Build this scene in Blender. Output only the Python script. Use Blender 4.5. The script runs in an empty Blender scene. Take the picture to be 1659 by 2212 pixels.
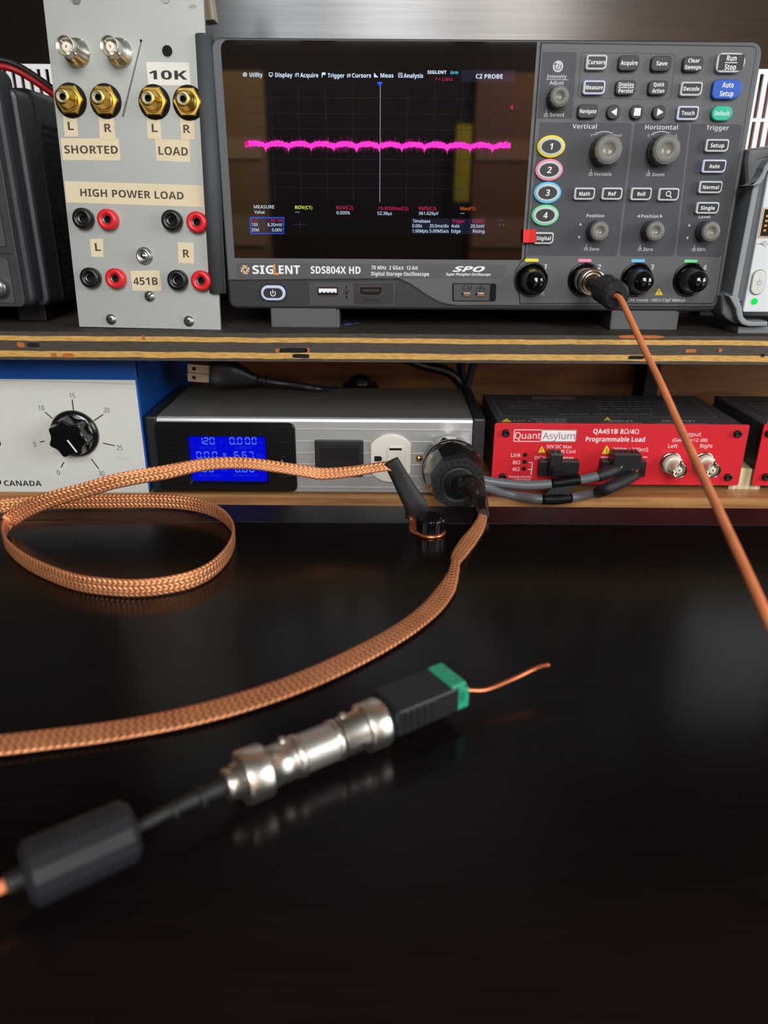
import bpy, bmesh, math, random
from mathutils import Vector, Matrix
random.seed(7)
S = 0.001                      # everything below is written in millimetres
R = math.radians
PI = math.pi
scn = bpy.context.scene
col = scn.collection

# ------------------------------------------------------------------ camera
FPX, PITCH, ROLL, EYE = 1600.0, R(22.3), R(0.4), Vector((0, 0, 160))
cam_data = bpy.data.cameras.new('camera')
cam = bpy.data.objects.new('camera', cam_data)
col.objects.link(cam)
cam_data.sensor_fit = 'HORIZONTAL'
cam_data.sensor_width = 36
cam_data.lens = 36 * FPX / 1659
cam_data.clip_start = 0.01
cam_data.dof.use_dof = True
cam_data.dof.focus_distance = 0.455
cam_data.dof.aperture_fstop = 13
cam.matrix_world = (Matrix.Translation(EYE * S) @ Matrix.Rotation(PI / 2 - PITCH, 4, 'X') @ Matrix.Rotation(ROLL, 4, 'Z'))
scn.camera = cam

# ------------------------------------------------------------------ light
scn.view_settings.view_transform = 'Standard'
scn.view_settings.look = 'None'
scn.view_settings.gamma = 1
scn.view_settings.exposure = 0
world = bpy.data.worlds.new('room_air')
scn.world = world
world.use_nodes = True
world.node_tree.nodes['Background'].inputs[0].default_value = (0.75, 0.62, 0.52, 1)
world.node_tree.nodes['Background'].inputs[1].default_value = 0.10


def area(name, loc, target, sx, sy, watts, rgb):
    d = bpy.data.lights.new(name, 'AREA')
    d.shape = 'RECTANGLE'
    d.size, d.size_y, d.energy, d.color = sx, sy, watts, rgb
    o = bpy.data.objects.new(name, d)
    col.objects.link(o)
    o.location = loc
    o.rotation_euler = (Vector(target) - Vector(loc)).to_track_quat('-Z', 'Y').to_euler()
    return o


for wx, ww, we, wc in ((-0.36, 0.20, 9, (0.82, 0.92, 1.0)), (0.02, 0.36, 20, (0.97, 0.98, 1.0)), (0.44, 0.30, 14, (1.0, 0.96, 0.92))):
    area('high_window_pane', (wx, -1.55, 1.08), (wx * 0.5, 0.45, 0.1), ww, 0.95, we, wc)
area('side_window_daylight', (1.75, -0.45, 0.6), (0, 0.45, 0.05), 0.8, 0.9, 26, (0.90, 0.96, 1.0))
area('rear_left_fill', (-0.35, -1.55, 1.1), (-0.55, -2.14, 0.25), 0.25, 0.3, 38, (1.0, 0.93, 0.8))  # added lamp, brightens the left rear board mirrored in the screen glass
area('rear_side_fill', (1.15, -1.5, 1.1), (1.15, -2.2, 0.45), 0.8, 0.3, 55, (1.0, 0.93, 0.86))  # added lamp for the tan board that the steel sheet reflects
area('rear_right_fill', (0.7, -1.6, 1.0), (0.45, -2.14, 0.25), 0.25, 0.3, 18, (1.0, 0.9, 0.8))  # added lamp on the brown board and yellow bar, for the glass reflection


# ------------------------------------------------------------------ pixel rays of the calibrated camera
def ray(px, py):
    x, y = (px - 829.5) / FPX, (py - 1106) / FPX
    c, s = math.cos(ROLL), math.sin(ROLL)
    x, y = c * x + s * y, -s * x + c * y
    return Vector((x, math.cos(PITCH) - y * math.sin(PITCH), -math.sin(PITCH) - y * math.cos(PITCH)))


def on_y(px, py, Y):
    r = ray(px, py)
    return EYE + r * (Y / r.y)


def on_z(px, py, Z):
    r = ray(px, py)
    return EYE + r * ((Z - EYE.z) / r.z)


class Frame:
    """local axes of one thing: x right, y into the thing, z up (mm)"""
    def __init__(s, o, X=(1, 0, 0), Y=(0, 1, 0), Z=(0, 0, 1)):
        s.o, s.X, s.Y, s.Z = Vector(o), Vector(X), Vector(Y), Vector(Z)
        s.M = Matrix(((s.X.x, s.Y.x, s.Z.x, s.o.x), (s.X.y, s.Y.y, s.Z.y, s.o.y), (s.X.z, s.Y.z, s.Z.z, s.o.z), (0, 0, 0, 1)))
        s.I = s.M.inverted()

    def at(s, px, py, y=0):
        r = ray(px, py)
        p0 = s.o + s.Y * y
        t = (p0 - EYE).dot(s.Y) / r.dot(s.Y)
        q = s.I @ (EYE + r * t)
        return q.x, q.z

    def loc(s, v):
        return s.I @ Vector(v)

    def bm(s):
        m = s.M.copy()
        m.translation = m.translation * S
        return m


# ------------------------------------------------------------------ materials
def lin(c):
    return tuple(((v / 255) / 12.92 if v <= 10 else (((v / 255) + 0.055) / 1.055) ** 2.4) for v in c)


MATS = {}


def mat(name, rgb, rough=0.5, metal=0.0, var=0.12, vs=60, bump=0.0, bs=400, spec=0.5, emit=0, aniso=0.0, coat=0.0, stretch=None):
    """procedural plastic / metal / paint: noise drives colour variation, roughness and bump"""
    if name in MATS:
        return MATS[name]
    m = bpy.data.materials.new(name)
    m.use_nodes = True
    nt = m.node_tree
    N, L = nt.nodes, nt.links
    b = N['Principled BSDF']
    c = lin(rgb)
    b.inputs['Roughness'].default_value = rough
    b.inputs['Metallic'].default_value = metal
    b.inputs['Specular IOR Level'].default_value = spec
    b.inputs['Coat Weight'].default_value = coat
    b.inputs['Coat Roughness'].default_value = 0.05
    if emit:
        b.inputs['Base Color'].default_value = (0, 0, 0, 1)
        b.inputs['Emission Color'].default_value = (*c, 1)
        b.inputs['Emission Strength'].default_value = emit
        b.inputs['Specular IOR Level'].default_value = spec if rough < 0.1 else 0.0
        b.inputs['Roughness'].default_value = rough if rough < 0.1 else 1
        MATS[name] = m
        return m
    tc = N.new('ShaderNodeTexCoord')
    src = tc.outputs['Object']
    if stretch:
        mp = N.new('ShaderNodeMapping')
        mp.inputs['Scale'].default_value = stretch
        L.new(src, mp.inputs['Vector'])
        src = mp.outputs['Vector']
    nz = N.new('ShaderNodeTexNoise')
    nz.inputs['Scale'].default_value = vs
    nz.inputs['Detail'].default_value = 4
    L.new(src, nz.inputs['Vector'])
    mx = N.new('ShaderNodeMix')
    mx.data_type = 'RGBA'
    mx.inputs['A'].default_value = (*[max(0, v * (1 - var)) for v in c], 1)
    mx.inputs['B'].default_value = (*[min(1, v * (1 + var)) for v in c], 1)
    L.new(nz.outputs['Fac'], mx.inputs['Factor'])
    L.new(mx.outputs['Result'], b.inputs['Base Color'])
    if aniso:
        b.inputs['Anisotropic'].default_value = aniso
    if bump:
        n2 = N.new('ShaderNodeTexNoise')
        n2.inputs['Scale'].default_value = bs
        n2.inputs['Detail'].default_value = 2
        L.new(src, n2.inputs['Vector'])
        bp = N.new('ShaderNodeBump')
        bp.inputs['Strength'].default_value = bump
        bp.inputs['Distance'].default_value = 0.0004
        L.new(n2.outputs['Fac'], bp.inputs['Height'])
        L.new(bp.outputs['Normal'], b.inputs['Normal'])
    MATS[name] = m
    return m


def node_mat(name):
    m = bpy.data.materials.new(name)
    m.use_nodes = True
    MATS[name] = m
    return m, m.node_tree.nodes, m.node_tree.links, m.node_tree.nodes['Principled BSDF']


def ramp(N, stops, interp='LINEAR'):
    r = N.new('ShaderNodeValToRGB')
    r.color_ramp.interpolation = interp
    while len(r.color_ramp.elements) < len(stops):
        r.color_ramp.elements.new(0.5)
    for e, (p, c) in zip(r.color_ramp.elements, stops):
        e.position = p
        e.color = (*c, 1) if len(c) == 3 else c
    return r


# ------------------------------------------------------------------ mesh builder
_font_cache = {}


def sans(s, heavy):
    """swap plain letters for the sans-serif letter forms of the built-in fonts"""
    U, Lo, D = (0x1D5D4, 0x1D5EE, 0x1D7EC) if heavy else (0x1D5A0, 0x1D5BA, 0x1D7E2)
    return ''.join(chr(U + ord(q) - 65) if 'A' <= q <= 'Z' else chr(Lo + ord(q) - 97) if 'a' <= q <= 'z' else chr(D + ord(q) - 48) if '0' <= q <= '9' else q for q in s)


def glyphs(s, bold=0.0, shear=0.0):
    k = (s, bold, shear)
    if k not in _font_cache:
        cu = bpy.data.curves.new('t', 'FONT')
        cu.body = sans(s, bold >= 0.008)
        cu.offset = max(0.0, bold - 0.02) * 0.7
        cu.shear = shear
        cu.resolution_u = 2
        ob = bpy.data.objects.new('t', cu)
        me = bpy.data.meshes.new_from_object(ob)
        vs = [(v.co.x, v.co.y) for v in me.vertices]
        fs = [tuple(p.vertices) for p in me.polygons]
        bpy.data.meshes.remove(me)
        bpy.data.objects.remove(ob)
        bpy.data.curves.remove(cu)
        _font_cache[k] = (vs, fs)
    return _font_cache[k]


CAP = max(v[1] for v in glyphs('H')[0])


def catmull(pts, sub):
    P = [Vector(p) for p in pts]
    P = [P[0] * 2 - P[1]] + P + [P[-1] * 2 - P[-2]]
    out = []
    for i in range(1, len(P) - 2):
        a, b, c, d = P[i - 1:i + 3]
        for k in range(sub):
            t = k / sub
            out.append(0.5 * ((2 * b) + (c - a) * t + (2 * a - 5 * b + 4 * c - d) * t * t + (3 * b - a - 3 * c + d) * t ** 3))
    out.append(P[-2])
    return out


def lerp_list(v, n):
    """spread a list of key values over n samples"""
    if not isinstance(v, (list, tuple)):
        return [v] * n
    r = []
    for i in range(n):
        t = i / (n - 1) * (len(v) - 1)
        k = min(int(t), len(v) - 2)
        r.append(v[k] + (v[k + 1] - v[k]) * (t - k))
    return r


def rrect(x0, x1, z0, z1, r, n=5):
    rs = r if isinstance(r, (list, tuple)) else [r] * 4     # bl, br, tr, tl
    out = []
    for (cx, cz, a, rr) in ((x0, z0, PI, rs[0]), (x1, z0, 1.5 * PI, rs[1]), (x1, z1, 0, rs[2]), (x0, z1, PI / 2, rs[3])):
        rr = min(rr, abs(x1 - x0) / 2 - 1e-4, abs(z1 - z0) / 2 - 1e-4)
        ox = cx + rr if cx == x0 else cx - rr
        oz = cz + rr if cz == z0 else cz - rr
        for k in range(n + 1):
            t = a + k / n * PI / 2
            out.append((ox + rr * math.cos(t), oz + rr * math.sin(t)))
    return out


def ell(cx, cz, rx, rz=None, n=32, a0=0):
    rz = rx if rz is None else rz
    return [(cx + rx * math.cos(a0 + 2 * PI * i / n), cz + rz * math.sin(a0 + 2 * PI * i / n)) for i in range(n)]


def area2(p):
    return sum(p[i][0] * p[(i + 1) % len(p)][1] - p[(i + 1) % len(p)][0] * p[i][1] for i in range(len(p)))


def inset(p, d):
    n = len(p)
    sg = 1 if area2(p) > 0 else -1
    out = []
    for i in range(n):
        a, b, c = Vector(p[i - 1]), Vector(p[i]), Vector(p[(i + 1) % n])
        e1, e2 = (b - a), (c - b)
        if e1.length < 1e-7:
            e1 = e2
        if e2.length < 1e-7:
            e2 = e1
        e1.normalize()
        e2.normalize()
        n1, n2 = Vector((-e1.y, e1.x)) * sg, Vector((-e2.y, e2.x)) * sg
        m = n1 + n2
        if m.length < 1e-4:
            m = n1.copy()
        m.normalize()
        k = max(0.4, m.dot(n1))
        out.append(tuple(b + m * (d / k)))
    return out


class MB:
    def __init__(s):
        s.v, s.f, s.m, s.s, s.uv = [], [], [], [], {}

    def add(s, vs, fs, m=0, sm=False):
        o = len(s.v)
        s.v += [Vector(q) for q in vs]
        for f in fs:
            s.f.append(tuple(i + o for i in f))
            s.m.append(m)
            s.s.append(sm)
        return o

    def box(s, x0, x1, y0, y1, z0, z1, m=0, b=0, seg=2):
        if not b:
            vs = [(x, y, z) for x in (x0, x1) for y in (y0, y1) for z in (z0, z1)]
            s.add(vs, [(0, 1, 3, 2), (4, 6, 7, 5), (0, 4, 5, 1), (2, 3, 7, 6), (0, 2, 6, 4), (1, 5, 7, 3)], m)
            return
        bm = bmesh.new()
        bmesh.ops.create_cube(bm, size=1)
        for v in bm.verts:
            v.co = Vector(((x0 + x1) / 2 + v.co.x * (x1 - x0), (y0 + y1) / 2 + v.co.y * (y1 - y0), (z0 + z1) / 2 + v.co.z * (z1 - z0)))
        bmesh.ops.bevel(bm, geom=bm.edges[:], offset=b, segments=seg, profile=0.5, affect='EDGES')
        bm.verts.index_update()
        s.add([v.co.copy() for v in bm.verts], [[v.index for v in f.verts] for f in bm.faces], m)
        bm.free()

    def prism(s, p, y0, y1, m=0, mf=None, ch=0, cs=2, taper=0, back=True):
        """outline p in (x, z) run from y1 (behind) to y0 (front), front edge rounded by ch"""
        n = len(p)
        rings = [(p, y1)]
        q = inset(p, taper) if taper else p
        if ch:
            for k in range(cs + 1):
                a = k / cs * PI / 2
                rings.append((inset(q, ch * (1 - math.cos(a))), y0 + ch * (1 - math.sin(a))))
        else:
            rings.append((q, y0))
        vs, fs = [], []
        for (r, y) in rings:
            vs += [(x, y, z) for x, z in r]
        for k in range(len(rings) - 1):
            for i in range(n):
                j = (i + 1) % n
                fs.append((k * n + i, k * n + j, (k + 1) * n + j, (k + 1) * n + i))
        s.add(vs, fs, m)
        o = len(s.v) - n
        s.f.append(tuple(range(o, o + n)))
        s.m.append(m if mf is None else mf)
        s.s.append(False)
        if back:
            o = len(s.v) - n * len(rings)
            s.f.append(tuple(range(o, o + n)))
            s.m.append(m)
            s.s.append(False)

    def flat(s, p, y, m=0):
        s.add([(x, y, z) for x, z in p], [tuple(range(len(p)))], m)

    def ring(s, p, d, y0, y1, m=0):
        """frame of width d along outline p"""
        q = inset(p, d)
        n = len(p)
        vs = [(x, y0, z) for x, z in p] + [(x, y0, z) for x, z in q] + [(x, y1, z) for x, z in p] + [(x, y1, z) for x, z in q]
        fs = []
        for i in range(n):
            j = (i + 1) % n
            fs += [(i, j, n + j, n + i), (i, j, 2 * n + j, 2 * n + i), (n + i, n + j, 3 * n + j, 3 * n + i), (2 * n + i, 2 * n + j, 3 * n + j, 3 * n + i)]
        s.add(vs, fs, m)

    def line(s, pts, w, y, m=0, th=0.0):
        for a, b in zip(pts[:-1], pts[1:]):
            a, b = Vector(a), Vector(b)
            d = b - a
            if d.length < 1e-6:
                continue
            d.normalize()
            n = Vector((-d.y, d.x)) * w / 2
            s.flat([tuple(a + n), tuple(b + n), tuple(b - n), tuple(a - n)], y, m)

    def lathe(s, prof, o, ax, n=24, m=0, sm=True, knurl=None):
        o, ax = Vector(o), Vector(ax).normalized()
        u = ax.orthogonal().normalized()
        if abs(ax.z) < 0.9:
            u = ax.cross(Vector((0, 0, 1))).normalized()
        w = ax.cross(u)
        vs, fs, ms = [], [], []
        for j, q in enumerate(prof):
            r, t = q[0], q[1]
            for i in range(n):
                rr = r
                if knurl and len(q) > 3 and q[3]:
                    rr = r - knurl * ((i + (j if q[3] == 2 else 0)) % 2)
                a = 2 * PI * i / n
                vs.append(o + ax * t + (u * math.cos(a) + w * math.sin(a)) * max(rr, 0.001))
        for j in range(len(prof) - 1):
            mm = prof[j + 1][2] if len(prof[j + 1]) > 2 and prof[j + 1][2] is not None else m
            for i in range(n):
                k = (i + 1) % n
                fs.append((j * n + i, j * n + k, (j + 1) * n + k, (j + 1) * n + i))
                ms.append(mm)
        b = s.add(vs, fs, m, sm)
        s.m[-len(fs):] = ms
        return b

    def tube(s, pts, r, n=12, m=0, sub=8, caps=True, flat=None):
        P = catmull(pts, sub) if sub > 1 else [Vector(p) for p in pts]
        rs = lerp_list(r, len(P))
        nrm = None
        vs, fs = [], []
        for i, p in enumerate(P):
            t = (P[min(i + 1, len(P) - 1)] - P[max(i - 1, 0)]).normalized()
            if nrm is None:
                nrm = t.orthogonal().normalized()
            nrm = (nrm - t * nrm.dot(t)).normalized()
            bn = t.cross(nrm)
            for k in range(n):
                a = 2 * PI * k / n
                vs.append(p + (nrm * math.cos(a) + bn * math.sin(a)) * rs[i])
        for i in range(len(P) - 1):
            for k in range(n):
                j = (k + 1) % n
                fs.append((i * n + k, i * n + j, (i + 1) * n + j, (i + 1) * n + k))
        o = s.add(vs, fs, m, True)
        L = 0
        for i in range(len(P)):
            L += (P[i] - P[i - 1]).length if i else 0
            for k in range(n):
                s.uv[o + i * n + k] = (L, abs((k / n * 2) - 1) * 4)
        if caps:
            s.f += [tuple(range(o, o + n)), tuple(range(o + (len(P) - 1) * n, o + len(P) * n))]
            s.m += [m, m]
            s.s += [False, False]

    def ribbon(s, pts, w, th, tilt, m=0, sub=10, ref=(0, 0, 1)):
        """flat strap: width direction leans tilt degrees from vertical about the path; UV in mm"""
        P = catmull(pts, sub)
        ws, ts, ths = lerp_list(w, len(P)), lerp_list(tilt, len(P)), lerp_list(th, len(P))
        K = 9
        prof = [(-1 + 2 * k / (K - 1)) for k in range(K)]
        vs, fs = [], []
        n = 2 * K
        L = 0
        uvs = []
        for i, p in enumerate(P):
            if i:
                L += (P[i] - P[i - 1]).length
            t = (P[min(i + 1, len(P) - 1)] - P[max(i - 1, 0)]).normalized()
            up = Vector(ref)
            up = (up - t * up.dot(t)).normalized()
            sd = t.cross(up)
            a = R(ts[i])
            wd = up * math.cos(a) + sd * math.sin(a)
            nd = t.cross(wd)
            for q in prof:
                vs.append(p + wd * q * ws[i] / 2 + nd * ths[i] / 2 * math.sqrt(max(0.05, 1 - q ** 4)))
                uvs.append((L, (q + 1) / 2 * ws[i]))
            for q in reversed(prof):
                vs.append(p + wd * q * ws[i] / 2 - nd * ths[i] / 2 * math.sqrt(max(0.05, 1 - q ** 4)))
                uvs.append((L, (q + 1) / 2 * ws[i]))
        for i in range(len(P) - 1):
            for k in range(n):
                j = (k + 1) % n
                fs.append((i * n + k, i * n + j, (i + 1) * n + j, (i + 1) * n + k))
        o = s.add(vs, fs, m, True)
        for k, q in enumerate(uvs):
            s.uv[o + k] = q
        s.f += [tuple(range(o, o + n)), tuple(range(o + (len(P) - 1) * n, o + len(P) * n))]
        s.m += [m, m]
        s.s += [False, False]

    def text(s, t, x, z, h, y=-0.08, m=0, w=None, bold=0.0, shear=0.0, ang=0.0, X=None, Z=None, O=None):
        """writing centred on (x, z), cap height h, optionally stretched to width w"""
        vs, fs = glyphs(t, bold, shear)
        if not vs:
            return
        x0, x1 = min(v[0] for v in vs), max(v[0] for v in vs)
        k = h / CAP
        kx = w / (x1 - x0) if w else k
        ca, sa = math.cos(ang), math.sin(ang)
        out = []
        for vx, vz in vs:
            a, b = (vx - (x0 + x1) / 2) * kx, (vz - CAP / 2) * k
            a, b = a * ca - b * sa, a * sa + b * ca
            if O is None:
                out.append((x + a, y, z + b))
            else:
                out.append(O + X * a + Z * b)
        s.add(out, fs, m)

    def ptext(s, fr, t, cx, cy, w, h, m=0, y=-0.08, bold=0.0, shear=0.0, dy=0):
        """writing placed where the photograph shows it on the thing's own face plane"""
        a, b = fr.at(cx - w / 2, cy - dy / 2, y), fr.at(cx + w / 2, cy + dy / 2, y)
        c, d = fr.at(cx, cy - h / 2, y), fr.at(cx, cy + h / 2, y)
        W = math.hypot(b[0] - a[0], b[1] - a[1])
        s.text(t, (a[0] + b[0]) / 2, (a[1] + b[1]) / 2, abs(c[1] - d[1]), y, m, W, bold, shear, math.atan2(b[1] - a[1], b[0] - a[0]) if dy else 0)

    def pline(s, fr, pts, w, m=0, y=-0.08):
        s.line([fr.at(px, py, y) for px, py in pts], w, y, m)

    def ppoly(s, fr, pts, y=-0.08, m=0, y1=None, ch=0):
        p = [fr.at(px, py, y) for px, py in pts]
        if y1 is None:
            s.flat(p, y, m)
        else:
            s.prism(p, y, y1, m, ch=ch)

    def build(s, name, mats, parent=None, frame=None, world=False, label=None):
        """link everything collected as ONE mesh object (child of parent, or standing alone at frame)"""
        fr = frame if frame is not None else FRAMES[parent.name]
        me = bpy.data.meshes.new(name)
        vs = [fr.loc(v) for v in s.v] if world else s.v
        me.from_pydata([tuple(v * S) for v in vs], [], s.f)
        for mm in (mats if isinstance(mats, (list, tuple)) else [mats]):
            me.materials.append(mm)
        me.polygons.foreach_set('material_index', s.m)
        me.polygons.foreach_set('use_smooth', s.s)
        if s.uv:
            ul = me.uv_layers.new(name='UVMap')
            for lp in me.loops:
                ul.data[lp.index].uv = s.uv.get(lp.vertex_index, (0, 0))
        bm = bmesh.new()
        bm.from_mesh(me)
        bmesh.ops.recalc_face_normals(bm, faces=bm.faces)
        bm.to_mesh(me)
        bm.free()
        me.update()
        o = bpy.data.objects.new(name, me)
        col.objects.link(o)
        if parent is not None:
            o.parent = parent
            FRAMES[o.name] = fr
            if parent.type == 'MESH':
                pass
        else:
            o.matrix_world = fr.bm()
            FRAMES[o.name] = fr
        if label:
            o['label'] = label
        return o


FRAMES = {}


def tag(o, label, cat, group=None, kind=None):
    if label:
        o['label'] = label
    if cat:
        o['category'] = cat
    if group:
        o['group'] = group
    if kind:
        o['kind'] = kind
    return o


def thing(name, label, cat, frame, group=None):
    o = bpy.data.objects.new(name, None)
    o.empty_display_size = 0.01
    col.objects.link(o)
    o.matrix_world = frame.bm()
    FRAMES[o.name] = frame
    return tag(o, label, cat, group)


def copy_tree(o, frame, label, group=None):
    def cp(a, parent):
        c = a.copy()
        col.objects.link(c)
        if parent:
            c.parent = parent
        for k in list(a.children):
            cp(k, c)
        return c
    c = cp(o, None)
    c.matrix_world = frame.bm()
    FRAMES[c.name] = frame
    c['label'] = label
    if group:
        c['group'] = group
    return c


# ------------------------------------------------------------------ shared materials
BLK = mat('black_plastic', (20, 20, 22), 0.42, bump=0.05, bs=900)
BLKG = mat('glossy_black_plastic', (9, 9, 10), 0.12, coat=0.3)
RUB = mat('heat_shrink_black', (26, 25, 24), 0.6, bump=0.15, bs=600)
TAPE = mat('black_vinyl_tape', (9, 8, 9), 0.5, bump=0.1, bs=300, spec=0.2)
WHITE = mat('white_print', (226, 228, 230), 0.6, var=0.03)
GREYP = mat('grey_print', (186, 190, 194), 0.6, var=0.03)
DKP = mat('dark_print', (40, 34, 32), 0.6, var=0.05)
CHROME = mat('nickel_plating', (205, 198, 184), 0.16, 1.0, var=0.05)
STEEL = mat('zinc_screw_steel', (176, 178, 174), 0.3, 1.0, var=0.08)
BRASS = mat('gold_plating', (232, 190, 96), 0.3, 1.0, var=0.08)
HOLE = mat('dark_void', (4, 4, 4), 0.9, var=0)
PTFE = mat('white_insulator', (232, 228, 214), 0.4, var=0.03)
YEL = mat('warning_yellow', (222, 196, 48), 0.55, var=0.05)


def copper_mat(name, rgb, fu, rows, rough=0.34, bump=0.9, metal=0.9):
    """herringbone braid: rows of slanted strands from the strap's own UV (mm)"""
    m, N, L, b = node_mat(name)
    uv = N.new('ShaderNodeUVMap')
    sp = N.new('ShaderNodeSeparateXYZ')
    L.new(uv.outputs['UV'], sp.inputs[0])

    def mth(op, a, c=None, c2=None):
        n = N.new('ShaderNodeMath')
        n.operation = op
        for i, q in enumerate((a, c, c2)):
            if q is None:
                continue
            if isinstance(q, (int, float)):
                n.inputs[i].default_value = q
            else:
                L.new(q, n.inputs[i])
        return n.outputs[0]
    v = mth('DIVIDE', sp.outputs['Y'], rows)
    tri = mth('PINGPONG', v, 1.0)
    ph = mth('ADD', mth('MULTIPLY', sp.outputs['X'], fu), mth('MULTIPLY', tri, 3.4))
    sn = mth('MULTIPLY_ADD', mth('SINE', ph), 0.5, 0.5)
    edge = mth('SINE', mth('MULTIPLY', tri, PI))
    hgt = mth('MULTIPLY', sn, mth('MULTIPLY_ADD', edge, 0.7, 0.3))
    nz = N.new('ShaderNodeTexNoise')
    nz.inputs['Scale'].default_value = 90
    tc = N.new('ShaderNodeTexCoord')
    L.new(tc.outputs['Object'], nz.inputs['Vector'])
    c = lin(rgb)
    rp = ramp(N, [(0.0, tuple(q * 0.18 for q in c)), (0.4, tuple(q * 0.8 for q in c)), (1.0, tuple(min(1, q * 1.2 + 0.06) for q in c))])
    L.new(mth('ADD', mth('MULTIPLY', hgt, 0.75), mth('MULTIPLY', nz.outputs['Fac'], 0.35)), rp.inputs[0])
    L.new(rp.outputs[0], b.inputs['Base Color'])
    b.inputs['Metallic'].default_value = metal
    b.inputs['Roughness'].default_value = rough
    bp = N.new('ShaderNodeBump')
    bp.inputs['Strength'].default_value = bump
    bp.inputs['Distance'].default_value = 0.0006
    L.new(hgt, bp.inputs['Height'])
    L.new(bp.outputs['Normal'], b.inputs['Normal'])
    return m


COPPER = copper_mat('copper_braid', (253, 162, 106), 2.6, 1.75, 0.4, 0.7, 0.55)
CUWIRE = mat('bare_copper', (228, 132, 88), 0.28, 0.9, var=0.1)


# ================================================================== the setting
def wood(name, dark, light, axis_scale, rough, ring=14, gloss=0.5):
    m, N, L, b = node_mat(name)
    tc = N.new('ShaderNodeTexCoord')
    mp = N.new('ShaderNodeMapping')
    mp.inputs['Scale'].default_value = axis_scale
    L.new(tc.outputs['Object'], mp.inputs['Vector'])
    nz = N.new('ShaderNodeTexNoise')
    nz.inputs['Scale'].default_value = ring
    nz.inputs['Detail'].default_value = 6
    nz.inputs['Distortion'].default_value = 0.6
    L.new(mp.outputs[0], nz.inputs['Vector'])
    r = ramp(N, [(0.3, lin(dark)), (0.7, lin(light))])
    L.new(nz.outputs['Fac'], r.inputs[0])
    L.new(r.outputs[0], b.inputs['Base Color'])
    b.inputs['Roughness'].default_value = rough
    b.inputs['Specular IOR Level'].default_value = gloss
    bp = N.new('ShaderNodeBump')
    bp.inputs['Strength'].default_value = 0.12
    bp.inputs['Distance'].default_value = 0.0004
    L.new(nz.outputs['Fac'], bp.inputs['Height'])
    L.new(bp.outputs['Normal'], b.inputs['Normal'])
    return m


ZERO = Frame((0, 0, 0))
# brown board wall behind everything
b = MB()
b.box(-1500, 2300, 664, 684, -760, 1500)
o = b.build('wall_back', wood('brown_wall_board', (112, 70, 36), (156, 104, 60), (1.2, 1, 9), 0.5), frame=ZERO)
o['kind'] = 'structure'

# polished sheet steel above, brushed sideways so reflections smear up and down
m, N, L, bs = node_mat('brushed_sheet_steel')
tc = N.new('ShaderNodeTexCoord')
mp = N.new('ShaderNodeMapping')
mp.inputs['Scale'].default_value = (1, 1, 60)
L.new(tc.outputs['Object'], mp.inputs[0])
nz = N.new('ShaderNodeTexNoise')
nz.inputs['Scale'].default_value = 9
nz.inputs['Detail'].default_value = 5
L.new(mp.outputs[0], nz.inputs['Vector'])
r = ramp(N, [(0.35, (0.105, 0.104, 0.103)), (0.65, (0.122, 0.12, 0.118))])
L.new(nz.outputs['Fac'], r.inputs[0])
L.new(r.outputs[0], bs.inputs['Base Color'])
bs.inputs['Metallic'].default_value = 1
bs.inputs['Roughness'].default_value = 0.3
bs.inputs['Anisotropic'].default_value = 0.9
bs.inputs['Anisotropic Rotation'].default_value = 0.25
STEELSHEET = m
tg = N.new('ShaderNodeTangent')
tg.direction_type = 'UV_MAP'
L.new(tg.outputs[0], bs.inputs['Tangent'])
b = MB()
k = b.add([(-520, 648, 258.5), (520, 648, 258.5), (520, 648, 640), (-520, 648, 640)], [(0, 1, 2, 3)])
for i, q in enumerate(((0, 0), (1, 0), (1, 1), (0, 1))):
    b.uv[k + i] = q
b.box(-520, 520, 648.2, 650, 258.5, 640)
o = b.build('wall_panel', STEELSHEET, frame=ZERO)
o['kind'] = 'structure'
o['label'] = 'brushed steel sheet covering the upper wall'

# white slotted wiring duct below the steel sheet
DF = Frame((0, 640, 150))
t = thing('wiring_duct', 'white slotted plastic wiring duct behind the instruments under the steel sheet', 'wiring duct', DF)
b = MB()
b.box(-345, 318, 0, 2.2, 0, 6)
b.box(-345, 318, 0, 2.2, 73.2, 75.6)
b.box(-345, 318, 0, 2.2, 105, 108.3)
x = -344.0
while x < 314:
    b.box(x, x + 3.6, 0, 2.2, 6, 73.2)
    b.box(x, x + 3.6, 0, 2.2, 75.6, 105)
    x += 6.4
b.build('slotted_face', mat('white_duct_plastic', (226, 228, 230), 0.5, var=0.03), t)
b = MB()
b.box(-345, 318, 20, 22, 0, 108.3)
b.box(-345, 318, 2.2, 20, 0, 2)
b.box(-345, 318, 2.2, 20, 106.3, 108.3)
b.build('channel', mat('brown_duct_back', (110, 58, 26), 0.6), t)

# worn plywood shelf
m, N, L, bs = node_mat('worn_plywood')
tc = N.new('ShaderNodeTexCoord')
sp = N.new('ShaderNodeSeparateXYZ')
L.new(tc.outputs['Object'], sp.inputs[0])
n1 = N.new('ShaderNodeTexNoise')
n1.inputs['Scale'].default_value = 35
n1.inputs['Detail'].default_value = 5
L.new(tc.outputs['Object'], n1.inputs['Vector'])
mpp = N.new('ShaderNodeMapping')
mpp.inputs['Scale'].default_value = (1, 1, 8)
mpp.inputs['Rotation'].default_value = (0, R(12), 0)
L.new(tc.outputs['Object'], mpp.inputs[0])
n2 = N.new('ShaderNodeTexNoise')
n2.inputs['Scale'].default_value = 160
n2.inputs['Detail'].default_value = 4
L.new(mpp.outputs[0], n2.inputs['Vector'])
ma = N.new('ShaderNodeMath')
ma.operation = 'MULTIPLY_ADD'
ma.inputs[1].default_value = 0.0016
L.new(n1.outputs['Fac'], ma.inputs[0])
mb_ = N.new('ShaderNodeMath')
mb_.operation = 'ADD'
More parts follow.
